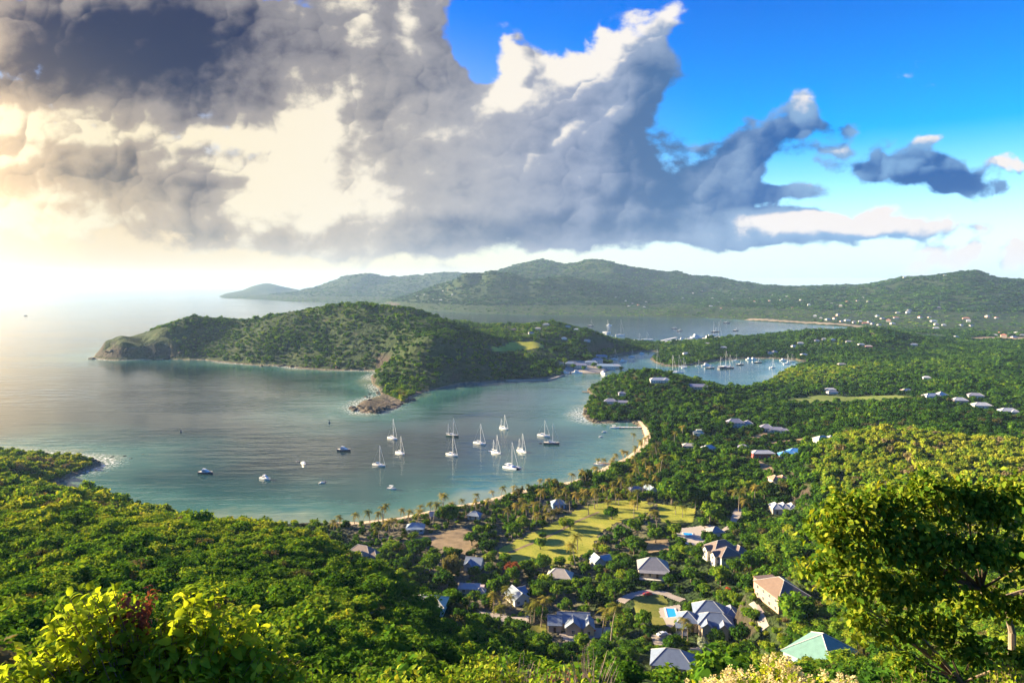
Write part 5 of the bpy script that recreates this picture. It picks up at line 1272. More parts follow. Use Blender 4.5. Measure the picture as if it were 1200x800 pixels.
outer = [(711, 389.8, 26, 44, 0, 'big sloop with a very tall mast left in the far harbour'), (726.5, 393, 26, 50, 0, 'tallest masted superyacht at the far harbour edge'), (692, 382, 22, 24, 2, 'lone dark sloop out on the far harbour'), (714, 381.5, 20, 8, 1, 'white launch near the lone far sloop'), (790, 385, 18, 8, 2, 'dark boat left in the middle of the far harbour'), (796, 388, 20, 8, 2, 'dark boat right in the middle of the far harbour'), (835, 393, 24, 44, 0, 'left tall yacht of the far marina'), (841, 395.5, 24, 48, 0, 'right tall yacht of the far marina'), (838, 389, 26, 14, 2, 'dark boat between the marina masts'), (851, 378.5, 26, 9, 2, 'small dark boat near the far shore'), (862, 387.5, 20, 9, 2, 'dark boat right of the marina masts'), (816, 396, 34, 12, 1, 'large white motor yacht at the far marina'), (830, 397.5, 30, 10, 1, 'white motor yacht moored beside the large one'), (800, 399, 26, 9, 1, 'white motor yacht at the left marina pontoon'), (712, 394.6, 26, 9, 1, 'white cruiser beyond the palm fringe'), (748, 399, 24, 20, 0, 'yacht at the left pontoon of the far marina'), (757, 398.4, 24, 22, 0, 'yacht beside the left pontoon of the far marina'), (845, 398.4, 28, 10, 1, 'motor yacht at the right end of the marina')]
for i, (px, py, L, H, k, label) in enumerate(outer):
    if k == 1: motorboat(px, py, R(-6 + (i * 37) % 24), L, label)
    else: sailboat(px, py, R(-30 + (i * 29) % 50), L, label, H * .9, M_NAVY if k == 2 else M_HULL, dodger=False)
sailboat(30, 370, R(10), 16, 'tiny boat far out on the bright open sea', 12, M_NAVY, dodger=False)
def buoy(px, py, label):
    x, y = sea(px, py); r = empty('marker_buoy', (x, y, 0)); tag(r, label, 'buoy')
    MB().tube([(0, 0, -.5), (0, 0, .9)], 1.1, 10).build('float', M_NAVY, r); MB().tube([(0, 0, .9), (0, 0, 3.6)], [.5, .12], 6).build('post', M_NAVY, r)
buoy(212, 506, 'dark marker buoy off the left headland'); buoy(386, 495.5, 'dark marker buoy left of the rocky spit')

# ------------------------------------------------------------------ jetties, quay wall, pontoons
def jetty(name, a, b, width, m, label, z=1.1, piles=True):
    a, b = Vector(a), Vector(b); d = (b - a); L = d.length
    r = empty(name, (a.x, a.y, 0), math.atan2(d.y, d.x)); tag(r, label, 'jetty')
    MB().box(0, L, -width / 2, width / 2, z - .25, z).build('deck', m, r)
    n = max(2, int(L / 4)); 
    if piles:
        for i in range(n + 1):
            for s in (-1, 1): MB().tube([(L * i / n, s * width * .44, -2.5), (L * i / n, s * width * .44, z + .5)], .16, 6).build('pile', M_TEAK, r)
    return r
jetty('jetty', sea(752, 501.5), sea(722, 501.2), 3.4, M_TRIM, 'white wooden jetty under the promontory beach')
jetty('jetty', sea(722, 545), sea(701, 543.4), 3.0, M_TEAK, 'dark wooden jetty by the palm grove')
jetty('landing_stage', sea(692, 460), sea(682.5, 459.3), 4.0, M_TEAK, 'small landing stage under the promontory cliff')
def seawall(name, px, w, z, m, label, cat='wall'):
    p = [Vector((*sea(a, b), 0)) for a, b in px]; o = p[0]; mb = MB()
    for a, b in zip(p[:-1], p[1:]):
        d = (b - a).normalized(); n = Vector((-d.y, d.x, 0)) * w / 2; a2 = a - d * w * .3; b2 = b + d * w * .3
        q = [a2 - n, b2 - n, b2 + n, a2 + n]
        mb.add([(v.x - o.x, v.y - o.y, zz) for zz in (-2.5, z) for v in q], [(0, 3, 2, 1), (4, 5, 6, 7), (0, 1, 5, 4), (1, 2, 6, 5), (2, 3, 7, 6), (3, 0, 4, 7)])
    ob = mb.build(name, m); ob.location = (o.x, o.y, 0); tag(ob, label, cat)
seawall('breakwater', [(594, 446.2), (641, 446), (659, 440.5)], 5, 1.5, M_QUAY, 'low pale breakwater jutting from the old fort')
seawall('quay_wall', [(621, 438.8), (640, 438.6), (656, 438.4)], 9, 1.3, M_QUAY, 'wide pale stone quay under the wooded slope')
seawall('pontoon', [(690, 401), (700, 399.5)], 10, .9, M_TRIM, 'short pontoon behind the peninsula trees')
for k, pl in enumerate([[(778, 400.5), (812, 396.2)], [(800, 401.3), (836, 398)], [(822, 400), (850, 398.6)], [(735, 399.6), (764, 397.4)], [(776, 399), (792, 395.5)]]):
    seawall('marina_pontoon', pl, 9, 1.0, M_TRIM, ('first', 'second', 'third', 'short', 'outer')[k] + ' pale pontoon of the far marina counted from the left water', 'pontoon') if k < 3 else seawall('marina_pontoon', pl, 8, 1.0, M_TRIM, ('', '', '', 'pale pontoon behind the palm fringe', 'short outermost pontoon of the far marina')[k], 'pontoon')
# old fort wall and gatehouse by the dockyard
x, y = sea(658, 434)
r = empty('fort_gatehouse', (x, y, 1.0), R(4)); tag(r, 'old stone gatehouse tower at the root of the breakwater', 'tower')
MB().box(-4, 4, -4, 4, -2, 13).build('wall', M_QUAY, r)
mb = MB()
for i in range(4):
    for s in (-1, 1): mb.box(-4 + i * 2.2, -3 + i * 2.2, s * 3.5 - .5, s * 3.5 + .5, 13.003, 14.2)
mb.build('battlement', M_QUAY, r)
for s in (-1.6, 1.6): MB().box(s - .5, s + .5, -4.06, -4.005, 6, 8).build('window', M_WIN, r)
seawall('terrace_wall', [(0, 0)] if False else [(652, 437.5), (663, 436.9)], 6, 4.0, M_QUAY, 'old stone wall below the gatehouse tower')

# ------------------------------------------------------------------ rocks along the shores
M_ROCK, _t, _o = new_mat('shore_rock')
_p = _t.n.new('ShaderNodeTexCoord').outputs['Object']
_n = _t.noise(_p, .45, 5, .7)
principled(_t, _o, _t.ramp(_n, [(.3, (.018, .015, .012)), (.5, (.050, .040, .031)), (.72, (.13, .10, .075))]), .9, .2, bump(_t, _t.noise(_p, 1.2, 4, .7), .9, .4))
ROCKM = []
for k in range(5):
    v, f = ICO2; r_ = np.random.default_rng(k + 50)
    dv = v * (1 + .55 * (fbm(v[:, 0] * 1.6 + k * 9, v[:, 1] * 1.6 + v[:, 2] * 1.9, 3, k))[:, None] * 1.6) * np.array([1.2, .9, .62])
    ROCKM.append(raw_mesh('rock', dv, [tuple(a) for a in f], [M_ROCK]))
def rocks(px0, py0, px1, py1, n, smin, smax, label, group, spread=4, seed=1):
    r_ = np.random.default_rng(seed)
    for i in range(n):
        t = (i + r_.uniform(.1, .9)) / n
        x, y = sea(px0 + (px1 - px0) * t, py0 + (py1 - py0) * t)
        x += r_.normal() * spread; y += r_.normal() * spread
        o = link('rock', ROCKM[i % 5]); s = r_.uniform(smin, smax)
        o.location = (x, y, max(g1(x, y), -.5) + s * .10); o.scale = (s * r_.uniform(.8, 1.4), s, s * r_.uniform(.6, 1.1)); o.rotation_euler = (0, 0, r_.uniform(0, 6.28))
        tag(o, label, 'rock', group)
rocks(92, 540, 118, 542, 14, 1.0, 2.6, 'brown rock at the tip of the left headland', 'rocks at the left headland', 3, 1)
rocks(120, 539, 190, 529, 16, .6, 1.5, 'half sunk reef rock off the left headland', 'reef rocks', 5, 2)
rocks(190, 528, 228, 526, 6, .5, 1.1, 'outermost reef rock awash in the bay', 'outer reef rocks', 3, 3)
rocks(418, 478, 440, 484, 12, 2.5, 6.0, 'dark slab of rock at the end of the rocky spit', 'rocks at the spit end', 5, 4)
rocks(440, 483, 480, 468, 12, 2.0, 4.5, 'boulder along the shaded side of the rocky spit', 'rocks beside the spit', 4, 5)
rocks(426, 469, 447, 456, 9, 1.5, 3.5, 'pale boulder in the surf of the rocky spit', 'surf rocks at the spit', 5, 6)
rocks(684, 482, 700, 495, 10, 1.5, 3.4, 'brown boulder at the foot of the promontory cliff', 'rocks under the promontory', 3, 7)
rocks(112, 420, 215, 421, 16, 3.0, 7.0, 'dark boulder under the far headland cliff', 'rocks under the far cliff', 5, 8)
rocks(300, 428, 430, 434, 14, 2.0, 4.5, 'shore boulder below the wooded headland', 'rocks along the headland shore', 4, 9)
# ------------------------------------------------------------------ the green cover, from near to far
def pix(x, y, z):
    dz = z - CAMZ; f = y * cP - dz * sP; u = y * sP + dz * cP
    return 600 + 800 * x / f, 400 - 800 * u / f
# near hillsides
X, Y = jgrid(-260, 260, 16, 300, 2.9)
rr = np.hypot(X, Y)
ok = wedge(X, Y, 44) & (rr > 27) & (rr < 300) & on_land(X, Y, 3) & allowed(X, Y, .6)
X, Y, rr = X[ok], Y[ok], rr[ok]
valley = (ground(X, Y) < 30) & (X > -80)
thin = np.where(valley, rng.random(len(X)) < .6, True) & ((rr > 60) | (rng.random(len(X)) < .8))
X, Y, rr, valley = X[thin], Y[thin], rr[thin], valley[thin]
Z = ground(X, Y)
S = np.where(valley, rng.uniform(.9, 2.0, len(X)), np.clip(rng.lognormal(.72, .30, len(X)), 1.1, 4.4) * (1 + .45 * patch(X, Y, 16, 2)))
big = rng.random(len(X)) < .05; S[big] *= 1.4
S = np.where(rr < 40, S * .8, S)
T = patch(X, Y, 34, 5) * .34 + patch(X, Y, 10, 6) * .22 + rng.normal(size=len(X)) * .05 + .02
T = np.where(X < 0, T + .27 * np.clip((rr - 165) / 60, 0, 1), T)  # sunlight on the left crest painted into the leaf tint
T = np.where((X > 60) & (rr > 170), T + .20, T)  # sunlit look of the right hillside put into the tint too
T = np.where(valley, T - .04, T)
near_pts = (X, Y, Z, S, T, rr)
px_, py_ = pix(X, Y, Z + S)
inframe = (px_ > -15) & (px_ < 1215) & (py_ < 815)
# keep only points that the ground does not hide, for choosing the shrubs that show largest
vis = np.zeros(len(X), bool)
for k in np.nonzero(inframe)[0]:
    tt = np.linspace(.15, .97, 24)
    vis[k] = np.all(CAMZ + (Z[k] + S[k] * 1.6 - CAMZ) * tt > ground(X[k] * tt, Y[k] * tt) - .5)
score = np.where(inframe & vis, S / rr, 0)
order = np.argsort(-score)
SINGLE = order[:290]
mask = np.ones(len(X), bool); mask[SINGLE] = False
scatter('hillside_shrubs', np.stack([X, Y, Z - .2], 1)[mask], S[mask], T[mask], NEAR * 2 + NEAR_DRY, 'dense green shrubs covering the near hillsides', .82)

# middle distance woods
X2, Y2 = jgrid(-640, 860, 60, 960, 4.9)
r2 = np.hypot(X2, Y2)
ok = wedge(X2, Y2, 42) & (r2 >= 300) & (r2 < 950) & on_land(X2, Y2, 3.5) & allowed(X2, Y2, 1.2)
X2, Y2, r2 = X2[ok], Y2[ok], r2[ok]
open_v = (ground(X2, Y2) < 16) & (r2 < 470) & (X2 < 130)
ok = ~open_v | (rng.random(len(X2)) < .68)
X2, Y2, r2, open_v = X2[ok], Y2[ok], r2[ok], open_v[ok]
S2 = np.clip(rng.lognormal(1.08, .30, len(X2)), 1.8, 6.2) * (1 + .5 * patch(X2, Y2, 40, 12)); S2[open_v] *= .7
T2 = patch(X2, Y2, 70, 15) * .34 + patch(X2, Y2, 20, 16) * .24 + rng.normal(size=len(X2)) * .06 - .03
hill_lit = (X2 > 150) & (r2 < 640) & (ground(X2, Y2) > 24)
T2 = np.where(hill_lit, T2 + .34, T2); S2 = np.where(hill_lit, S2 * .92, S2)  # right hill: sunshine painted in as a brighter tint
T2 = np.where((r2 > 640) & (X2 > 60), T2 - .17, T2)  # cloud shadow over the promontory woods put into the tint
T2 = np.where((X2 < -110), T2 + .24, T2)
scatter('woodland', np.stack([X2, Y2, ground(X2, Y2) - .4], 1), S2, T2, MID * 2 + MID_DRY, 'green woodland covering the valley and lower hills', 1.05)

# peninsula and lowlands
X3, Y3 = jgrid(-1150, 2100, 300, 2650, 7.2)
r3 = np.hypot(X3, Y3)
ok = wedge(X3, Y3, 41) & (r3 >= 950) & (r3 < 2650) & on_land(X3, Y3, 5) & allowed(X3, Y3, 2.5)
X3, Y3, r3 = X3[ok], Y3[ok], r3[ok]
g3 = ground(X3, Y3); gx3 = ground(X3 + 6, Y3) - g3; gy3 = ground(X3, Y3 + 6) - g3
slope = np.hypot(gx3, gy3) / 6
ok = (slope < .85) & (rng.random(len(X3)) < np.where(X3 < 150, .56 + .85 * patch(X3, Y3, 60, 31), .93))
X3, Y3, r3, g3 = X3[ok], Y3[ok], r3[ok], g3[ok]
S3 = np.clip(rng.lognormal(1.32, .28, len(X3)), 2.4, 8.5) * (1 + .4 * patch(X3, Y3, 90, 22)) * np.where(r3 > 1700, 1.2, 1.0)
T3 = patch(X3, Y3, 130, 25) * .40 + patch(X3, Y3, 30, 26) * .26 + rng.normal(size=len(X3)) * .06 - .08
T3 = np.where(X3 < 100, T3 + .03, T3 - .10)  # lowland side darker: its cloud shade is painted into the tint
yellow = np.exp(-(((X3 - 520) / 200) ** 2 + ((Y3 - 1120) / 130) ** 2)); T3 += .40 * yellow
scatter('lowland_woods', np.stack([X3, Y3, g3 - .5], 1), S3, T3, FAR, 'woods covering the peninsula and the lowland', .9)

# the far hills
X4, Y4 = jgrid(-4200, 7200, 2300, 9400, 27)
r4 = np.hypot(X4, Y4)
ok = wedge(X4, Y4, 40) & (r4 >= 2650) & (r4 < 9000) & on_land(X4, Y4, 12) & (rng.random(len(X4)) < np.clip(1.25 - r4 / 9000, .2, 1)) & allowed(X4, Y4, 2)
X4, Y4, r4 = X4[ok], Y4[ok], r4[ok]
g4 = ground(X4, Y4)
ok = rng.random(len(X4)) < np.where(g4 < 35, .55, .85)
X4, Y4, r4, g4 = X4[ok], Y4[ok], r4[ok], g4[ok]
S4 = rng.uniform(13, 24, len(X4)) * np.where(g4 < 35, .55, 1)
T4 = patch(X4, Y4, 300, 35) * .30 + patch(X4, Y4, 90, 36) * .15 - .34 + np.where(g4 < 35, .26, 0)  # cloud shade on the hills painted as dark tint, low shores lighter
T4 = np.where((X4 > -750) & (X4 < 1000) & (Y4 > 3600) & (Y4 < 4850), T4 - .10, T4)  # central hill darkened further, cloud shadow put into its colour
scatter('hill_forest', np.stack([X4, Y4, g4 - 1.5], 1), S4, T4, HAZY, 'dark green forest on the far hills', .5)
print('plants', len(X), len(X2), len(X3), len(X4))
# ------------------------------------------------------------------ single trees, palms and shrubs
LANDMARKS = [('the gabled slate villa', 'gabled_villa'), ('the pool villa', 'pool_villa'), ('the blue hipped house', 'blue_hip'), ('the brown roofed house', 'brown_villa'), ('the teal roofed house', 'teal_house'), ('the terrace villa', 'terrace_villa'),
    ('the stilted bungalow', 'porch_house'), ('the white gabled cottage', 'white_cottage'), ('the beige cottage', 'beige_cottage'), ('the lawn cottage', 'beach_cottage'), ('the powder blue bungalow', 'blue_beach'), ('the dark hipped villa', 'brown_roofs'),
    ('the pale mint roof', 'pale_shed'), ('the long beach building', 'long_beach'), ('the beach hut', 'beach_hut'), ('the russet tree', 'grey_cottage'), ('the leaning palm cottage', 'white_side'), ('the rippled white roof', 'wavy_white'), ('the terracotta house', 'terracotta'), ('the bright blue roofs', 'blue_roof'),
    ('the red walled house', 'red_walls'), ('the white hill house', 'white_hill'), ('the tall lilac villa', 'lilac_villa'), ('the white valley cottage', 'green_white'), ('the beach store', 'beach_store')]
def near_what(x, y):
    best = min(LANDMARKS, key=lambda l: math.hypot(SITE[l[1]][0] - x, SITE[l[1]][1] - y))
    sx_, sy_ = SITE[best[1]]; dx, dy = x - sx_, y - sy_
    if math.hypot(dx, dy) < 9: rel = 'beside'
    elif abs(dx) > abs(dy): rel = 'left of' if dx < 0 else 'right of'
    else: rel = 'in front of' if dy < 0 else 'behind'
    return rel + ' ' + best[0]
USED = {}
def uniq(label):
    return label
def tree_parts(kind, seed, mat, count=620, size=.115, lob=9, th=.42, flat=.8):
    r = np.random.default_rng(seed)
    L = [(a, b, c + th, d) for a, b, c, d in lobes_for(seed, lob, flat, .66, (.30, .46), .30)]
    cm = crown_mesh('crown', seed, L, count, size, mat)
    t = MB().tube([(0, 0, -.25), (r.uniform(-.04, .04), r.uniform(-.04, .04), th * .6), (0, 0, th + .25)], [.085, .07, .05], 7)
    for k in range(4):
        a = k * 1.7 + r.uniform(0, .6); t.tube([(0, 0, th * .75), (math.cos(a) * .28, math.sin(a) * .28, th + .25), (math.cos(a) * .5, math.sin(a) * .5, th + .5)], [.045, .03, .015], 5)
    return cm, raw_mesh('trunk', t.v, t.f, [M_BARK], t.m)
TREES = [tree_parts('t', 500 + k, M_LEAF, lob=8 + k % 4, th=.36 + .1 * (k % 3), flat=.7 + .25 * (k % 2)) for k in range(6)]
def tree(name, x, y, s, k, tint, label, group=None, parts=None, rz=None, cat='tree', tall=1.0):
    cm, tm = (parts or TREES[k % len(TREES)])
    r = empty(name, (x, y, g1(x, y)), random.uniform(0, 6.28) if rz is None else rz); r.scale = (s, s, s * tall)
    tag(r, label, cat, group)
    c = link('crown', cm, r); c['tint'] = tint; link('trunk', tm, r)
    return r

# palms
def palm_parts(seed, h=8.0, lean=.8):
    r = np.random.default_rng(seed); t = MB()
    a = r.uniform(0, 6.28)
    top = Vector((math.cos(a) * lean, math.sin(a) * lean, h))
    t.tube([(0, 0, -.4), (top.x * .15, top.y * .15, h * .3), (top.x * .5, top.y * .5, h * .7), top], [.26, .19, .15, .13], 7)
    f = MB()
    n = 17
    for i in range(n):
        az = i * 2.399 + r.uniform(-.2, .2); el = r.uniform(-.25, 1.15) if i < n - 3 else -.9
        L = r.uniform(3.3, 4.5); d = Vector((math.cos(az), math.sin(az), 0)); sd = Vector((-d.y, d.x, 0))
        prev = None
        for q in range(10):
            tq = q / 9; bend = el - tq * tq * 1.7
            p = top + d * (L * (tq * math.cos(el * .6) - .12 * tq * tq)) + Vector((0, 0, L * (math.sin(el) * tq * .75 - .62 * tq * tq)))
            if prev is not None:
                wl = .95 * math.sin(math.pi * min(tq * .9 + .12, 1)) + .08
                for s in (-1, 1):
                    tip = (p + prev) / 2 + sd * s * wl + d * .22 + Vector((0, 0, -.26 * wl - .10))
                    b0, b1 = prev, p
                    mid = b0 + (b1 - b0) * .72
                    f.add([b0, mid, tip], [(0, 1, 2)] if s > 0 else [(1, 0, 2)])
            prev = p
    return raw_mesh('crown', f.v, f.f, [M_PALM], f.m), raw_mesh('trunk', t.v, t.f, [M_PBARK], t.m)
PALMS = [palm_parts(700 + k, (8, 9.5, 7, 10.5, 6)[k], (.6, 1.6, .3, 2.2, .9)[k]) for k in range(5)]
PH = (8, 9.5, 7, 10.5, 6)
PALM_PX = [(391, 611), (398, 606), (415, 603), (434, 601), (448, 598), (444, 618), (461, 609), (456, 612), (489, 599), (507, 593), (546, 593), (557, 589), (573, 586), (532, 592),
    (596, 600), (604, 592), (612, 586), (617, 593), (624, 590), (632, 578), (642, 594), (648, 601), (650, 573), (656, 583), (664, 576), (668, 584), (675, 579), (684, 575), (690, 583), (697, 574), (700, 581), (706, 570), (712, 577), (716, 566), (722, 572), (728, 562), (733, 570), (738, 558), (742, 566), (747, 575), (725, 580), (738, 580), (712, 587),
    (745, 536), (750, 545), (757, 539), (762, 548), (765, 530), (770, 522), (774, 536), (768, 558), (757, 556), (780, 515), (753, 566), (746, 552), (762, 566), (772, 545),
    (677, 630), (674, 640), (771, 600), (792, 590), (800, 594), (815, 586), (743, 590), (866, 580), (874, 574), (860, 576), (872, 586), (884, 572), (896, 566),
    (548, 703), (594, 690), (600, 700), (626, 704), (634, 706), (578, 697), (586, 712), (622, 712), (706, 715), (716, 716), (800, 727), (806, 734), (640, 603), (628, 602), (790, 508), (800, 500), (742, 508)]
palm_keep = []
for i, (px, py) in enumerate(PALM_PX):
    k = (i * 7) % 5
    sc = 1.02 + .40 * ((i * 31) % 10) / 10
    x, y = P(px, py, PH[k] * sc * .9, 215)
    beach = py < 625 and px < 760
    r = tree('palm_tree', x, y, sc, k, .06 + .42 * random.random(), ('tall ' if k in (1, 3) else 'short ' if k in (2, 4) else '') + ('leaning ' if k in (1, 3) else '') + 'coconut palm ' + near_what(x, y), 'coconut palms of the bay', PALMS[k], cat='palm')
    palm_keep.append((x, y))

# the fringe of palms along the sand
sh_ = np.array([P(a, b) for a, b in beach_back[1:-3]])
seg = np.linalg.norm(np.diff(sh_, axis=0), axis=1); cum = np.concatenate([[0], np.cumsum(seg)])
nf_ = int(cum[-1] / 7.5)
for i in range(nf_):
    q = cum[-1] * (i + random.uniform(.1, .9)) / nf_
    x = float(np.interp(q, cum, sh_[:, 0])) + random.gauss(0, 2.2); y = float(np.interp(q, cum, sh_[:, 1])) + random.gauss(0, 2.5)
    if not on_land(np.array([x]), np.array([y]), 2.0)[0]: continue
    k = (i * 3) % 5
    tree('palm_tree', x, y, random.uniform(.8, 1.2), k, .10 + .4 * random.random(), ('tall ' if k in (1, 3) else 'short ' if k in (2, 4) else '') + 'coconut palm at the edge of the sand ' + near_what(x, y), 'palms along the sand', PALMS[k], cat='palm')
    palm_keep.append((x, y))

# trees that stand out one by one: crown centre in the photo, crown half width in pixels, species tint, label
NAMED = [(525, 601, 17, -.12, 'big round dark tree on the beach beside the long building'), (505, 660, 15, -.10, 'dark rounded tree left of the pale olive tree'), (553, 631, 11, -.15, 'dense dark tree at the left edge of the lawn'), (572, 640, 12, -.14, 'second dense dark tree at the left edge of the lawn'), (560, 622, 9, .1, 'bright green tree before the bare yard'),
    (600, 622, 12, .06, 'light green tree at the top left of the lawn'), (612, 612, 11, .08, 'light green tree under the lawn palms'), (636, 615, 7, .0, 'narrow tree on the left lawn edge'), (633, 637, 9, .26, 'yellow green columnar tree standing in the lawn'), (636, 627, 6, -.02, 'dark narrow tree behind the yellow green column'), (661, 613, 9, .10, 'loose green tree in the middle of the lawn'), (668, 615, 8, -.05, 'dark half of the tree pair in the middle of the lawn'), (717, 600, 11, -.10, 'dark spreading tree at the top right of the lawn'),
    (744, 588, 8, .02, 'slender tree with a bare trunk at the lawn head'), (728, 627, 14, -.06, 'dark clump tree at the right edge of the lawn'), (745, 615, 12, -.08, 'dark round tree above the lone tree'), (768, 627, 12, .04, 'lone round tree on the orange earth'), (743, 640, 13, .02, 'round grey green tree behind the stilted bungalow'), (791, 620, 10, .03, 'round green tree by the upper terrace'),
    (787, 576, 19, -.14, 'very dark broad tree at the end of the palm grove'), (832, 600, 15, -.08, 'round dark tree beside the sandy lane'), (820, 580, 14, -.06, 'broad tree above the sandy lane'), (843, 585, 13, -.05, 'leafy tree at the bend of the sandy lane'), (900, 577, 15, -.14, 'dark spreading tree between the terracotta and white roofs'), (672, 655, 8, .1, 'slim yellow tree left of the tall lawn palm'),
    (556, 671, 9, -.18, 'dark clipped ball tree in front of the grey cottage'), (572, 655, 9, .12, 'yellow green tree left of the russet tree'), (460, 640, 12, .14, 'yellow green tree right of the dark hipped villa'), (440, 668, 14, -.04, 'dark leafy tree below the dark hipped villa'), (487, 645, 14, -.06, 'broad green tree in front of the bare yard'), (470, 662, 14, -.04, 'broad shady tree right of the dark hipped villa'), (637, 660, 13, -.10, 'dark bush tree right of the russet tree'), (520, 680, 15, -.12, 'dark tree behind the pale mint roof'),
    (738, 790, 24, -.02, 'large round green tree in front of the blue hipped house'), (932, 716, 28, -.17, 'large dark tree below the brown roofed house'), (868, 745, 16, -.14, 'dark bushy tree right of the pool villa'), (840, 745, 13, -.14, 'dark tree in front of the pool villa'), (733, 730, 14, -.15, 'dark tree left of the garden lawn'), (760, 742, 9, -.18, 'dark small tree at the parking court'), (880, 720, 11, -.06, 'tree left of the steep concrete drive'), (845, 675, 15, .03, 'leafy tree below the terrace villa'), (880, 660, 16, .05, 'bright leafy tree right of the terrace villa'), (810, 672, 13, .08, 'yellow green tree between the bungalow and the terrace villa'), (930, 650, 17, -.03, 'large tree on the slope right of the terrace villa'), (905, 645, 14, .03, 'tree behind the brown roofed house'), (860, 700, 10, .10, 'tree with reddish tips behind the pool villa'), (690, 700, 13, -.10, 'dark tree behind the tall hedge'), (720, 690, 12, -.04, 'tree at the left end of the clipped hedge')]
for i, (px, py, hw, ti, label) in enumerate(NAMED):
    k = i % 6
    x, y = P(px, py + hw * .75); s = hw * y / 800
    tree('broadleaf_tree', x, y, s, k, ti, label, 'single trees of the valley', tall=.95)
    palm_keep.append((x, y))
    KEEP_OUT.append((x, y, s * .8)) 
for i, (px, py, s, lb) in enumerate([(672, 432, 6, 'dark tree among the dockyard roofs nearest the gatehouse'), (684, 434.5, 5, 'dark tree before the long dockyard store'), (696, 431, 6, 'dark tree between the two blue dockyard roofs'), (716, 427, 6, 'dark tree behind the boathouse'), (703, 434, 5, 'tree at the front corner of the boathouse'), (690, 423, 7, 'tall dark tree behind the dockyard warehouse'), (728, 433, 5, 'tree right of the white dockyard office'), (712, 421, 6, 'tree above the slate dockyard roof')]):
    x, y = P(px, py); tree('broadleaf_tree', x, y, s, i, -.15, lb, 'trees of the dockyard')
# special trees
SPEC_R = tree_parts('r', 801, M_RED, 900, .075, 10, .30, .9)
x, y = P(600, 676); tree('russet_tree', x, y, 5.2, 0, 0, 'russet leafed round tree at the lower edge of the lawn', parts=SPEC_R)
SPEC_O = tree_parts('o', 802, M_OLIVE, 1000, .07, 11, .34, 1.15)
x, y = P(530, 678); tree('feathery_tree', x, y, 6.0, 0, 0, 'tall pale olive feathery tree in front of the bare yard', parts=SPEC_O, tall=1.35)
SPEC_G = tree_parts('g', 803, M_GREY, 500, .10, 8, .75, .7)
x, y = P(823, 768); tree('silver_tree', x, y, 2.9, 0, .1, 'small silver grey tree on a thin trunk beside the court', parts=SPEC_G, tall=1.3)
SPEC_F = tree_parts('f', 804, M_FLOWER, 420, .11, 7, .3, .7)
for px, py, s, lb in ((881, 631, 1.8, 'red flowering shrub at the right corner of the terrace villa'), (751, 673, 1.5, 'red flowering bush at the foot of the stilted bungalow'), (853, 697, 2.2, 'reddish bush behind the pool villa'), (900, 556, 2.0, 'red blossom beside the terracotta house')):
    x, y = P(px, py); tree('flowering_bush', x, y, s, 0, 0, lb, None, SPEC_F, cat='bush')

# the rest of the valley's trees, filled in between
cand_x, cand_y = jgrid(-70, 200, 215, 560, 8.2)
ok = on_land(cand_x, cand_y, 5) & allowed(cand_x, cand_y, 2.5) & (ground(cand_x, cand_y) < 27) & wedge(cand_x, cand_y, 38)
cand_x, cand_y = cand_x[ok], cand_y[ok]
kp = np.array(palm_keep)
dmin = np.sqrt(((cand_x[:, None] - kp[None, :, 0]) ** 2 + (cand_y[:, None] - kp[None, :, 1]) ** 2).min(1))
sel = np.nonzero(dmin > 5)[0]
sel = sel[np.argsort(np.hypot(cand_x[sel], cand_y[sel]))][:300 - len(NAMED)]
HUES = [(-.16, 'dark green'), (-.05, 'deep green'), (.05, 'mid green'), (.15, 'light green'), (.26, 'yellow green')]
for i, q in enumerate(sel):
    x, y = float(cand_x[q]), float(cand_y[q])
    ti, hue = HUES[int(np.clip(2 + 2.4 * patch(np.array([x]), np.array([y]), 22, 77)[0] * 2 + random.uniform(-1.5, 1.5), 0, 4))]
    s = random.uniform(2.4, 4.3); sz = 'small' if s < 3 else 'large' if s > 3.8 else 'middling'
    tree('broadleaf_tree', x, y, s, i, ti, '%s %s tree %s' % (sz, hue, near_what(x, y)), 'trees filling the valley', tall=random.uniform(.8, 1.15))

# the shrubs that show largest on the near hillsides, one by one
Xn, Yn, Zn, Sn, Tn, Rn = near_pts
STEM = MB()
for k in range(5):
    a = k * 1.26; STEM.tube([(0, 0, -.25), (math.cos(a) * .12, math.sin(a) * .12, .2), (math.cos(a) * .38, math.sin(a) * .38, .55)], [.035, .028, .015], 5)
STEM_M = raw_mesh('stems', STEM.v, STEM.f, [M_BARK], STEM.m)
for i, q in enumerate(SINGLE):
    x, y, s, ti = float(Xn[q]), float(Yn[q]), float(Sn[q]), float(Tn[q])
    hue = 'dark green' if ti < -.08 else 'mid green' if ti < .06 else 'bright green' if ti < .18 else 'yellow green'
    where = 'left' if x < -12 else 'right' if x > 14 else 'middle'
    dist = 'just below the viewpoint' if Rn[q] < 45 else 'on the near hillside' if Rn[q] < 90 else 'on the hillside above the valley'
    r = empty('shrub', (x, y, float(Zn[q]) - .2), random.uniform(0, 6.28)); r.scale = (s, s, s * .85)
    tag(r, '%s rounded shrub %s, %s of the picture' % (hue, dist, where), 'shrub', 'shrubs of the near hillside')
    c = link('crown', NEAR[i % 6] if i % 11 else NEAR_DRY[0], r); c['tint'] = ti; link('stems', STEM_M, r)
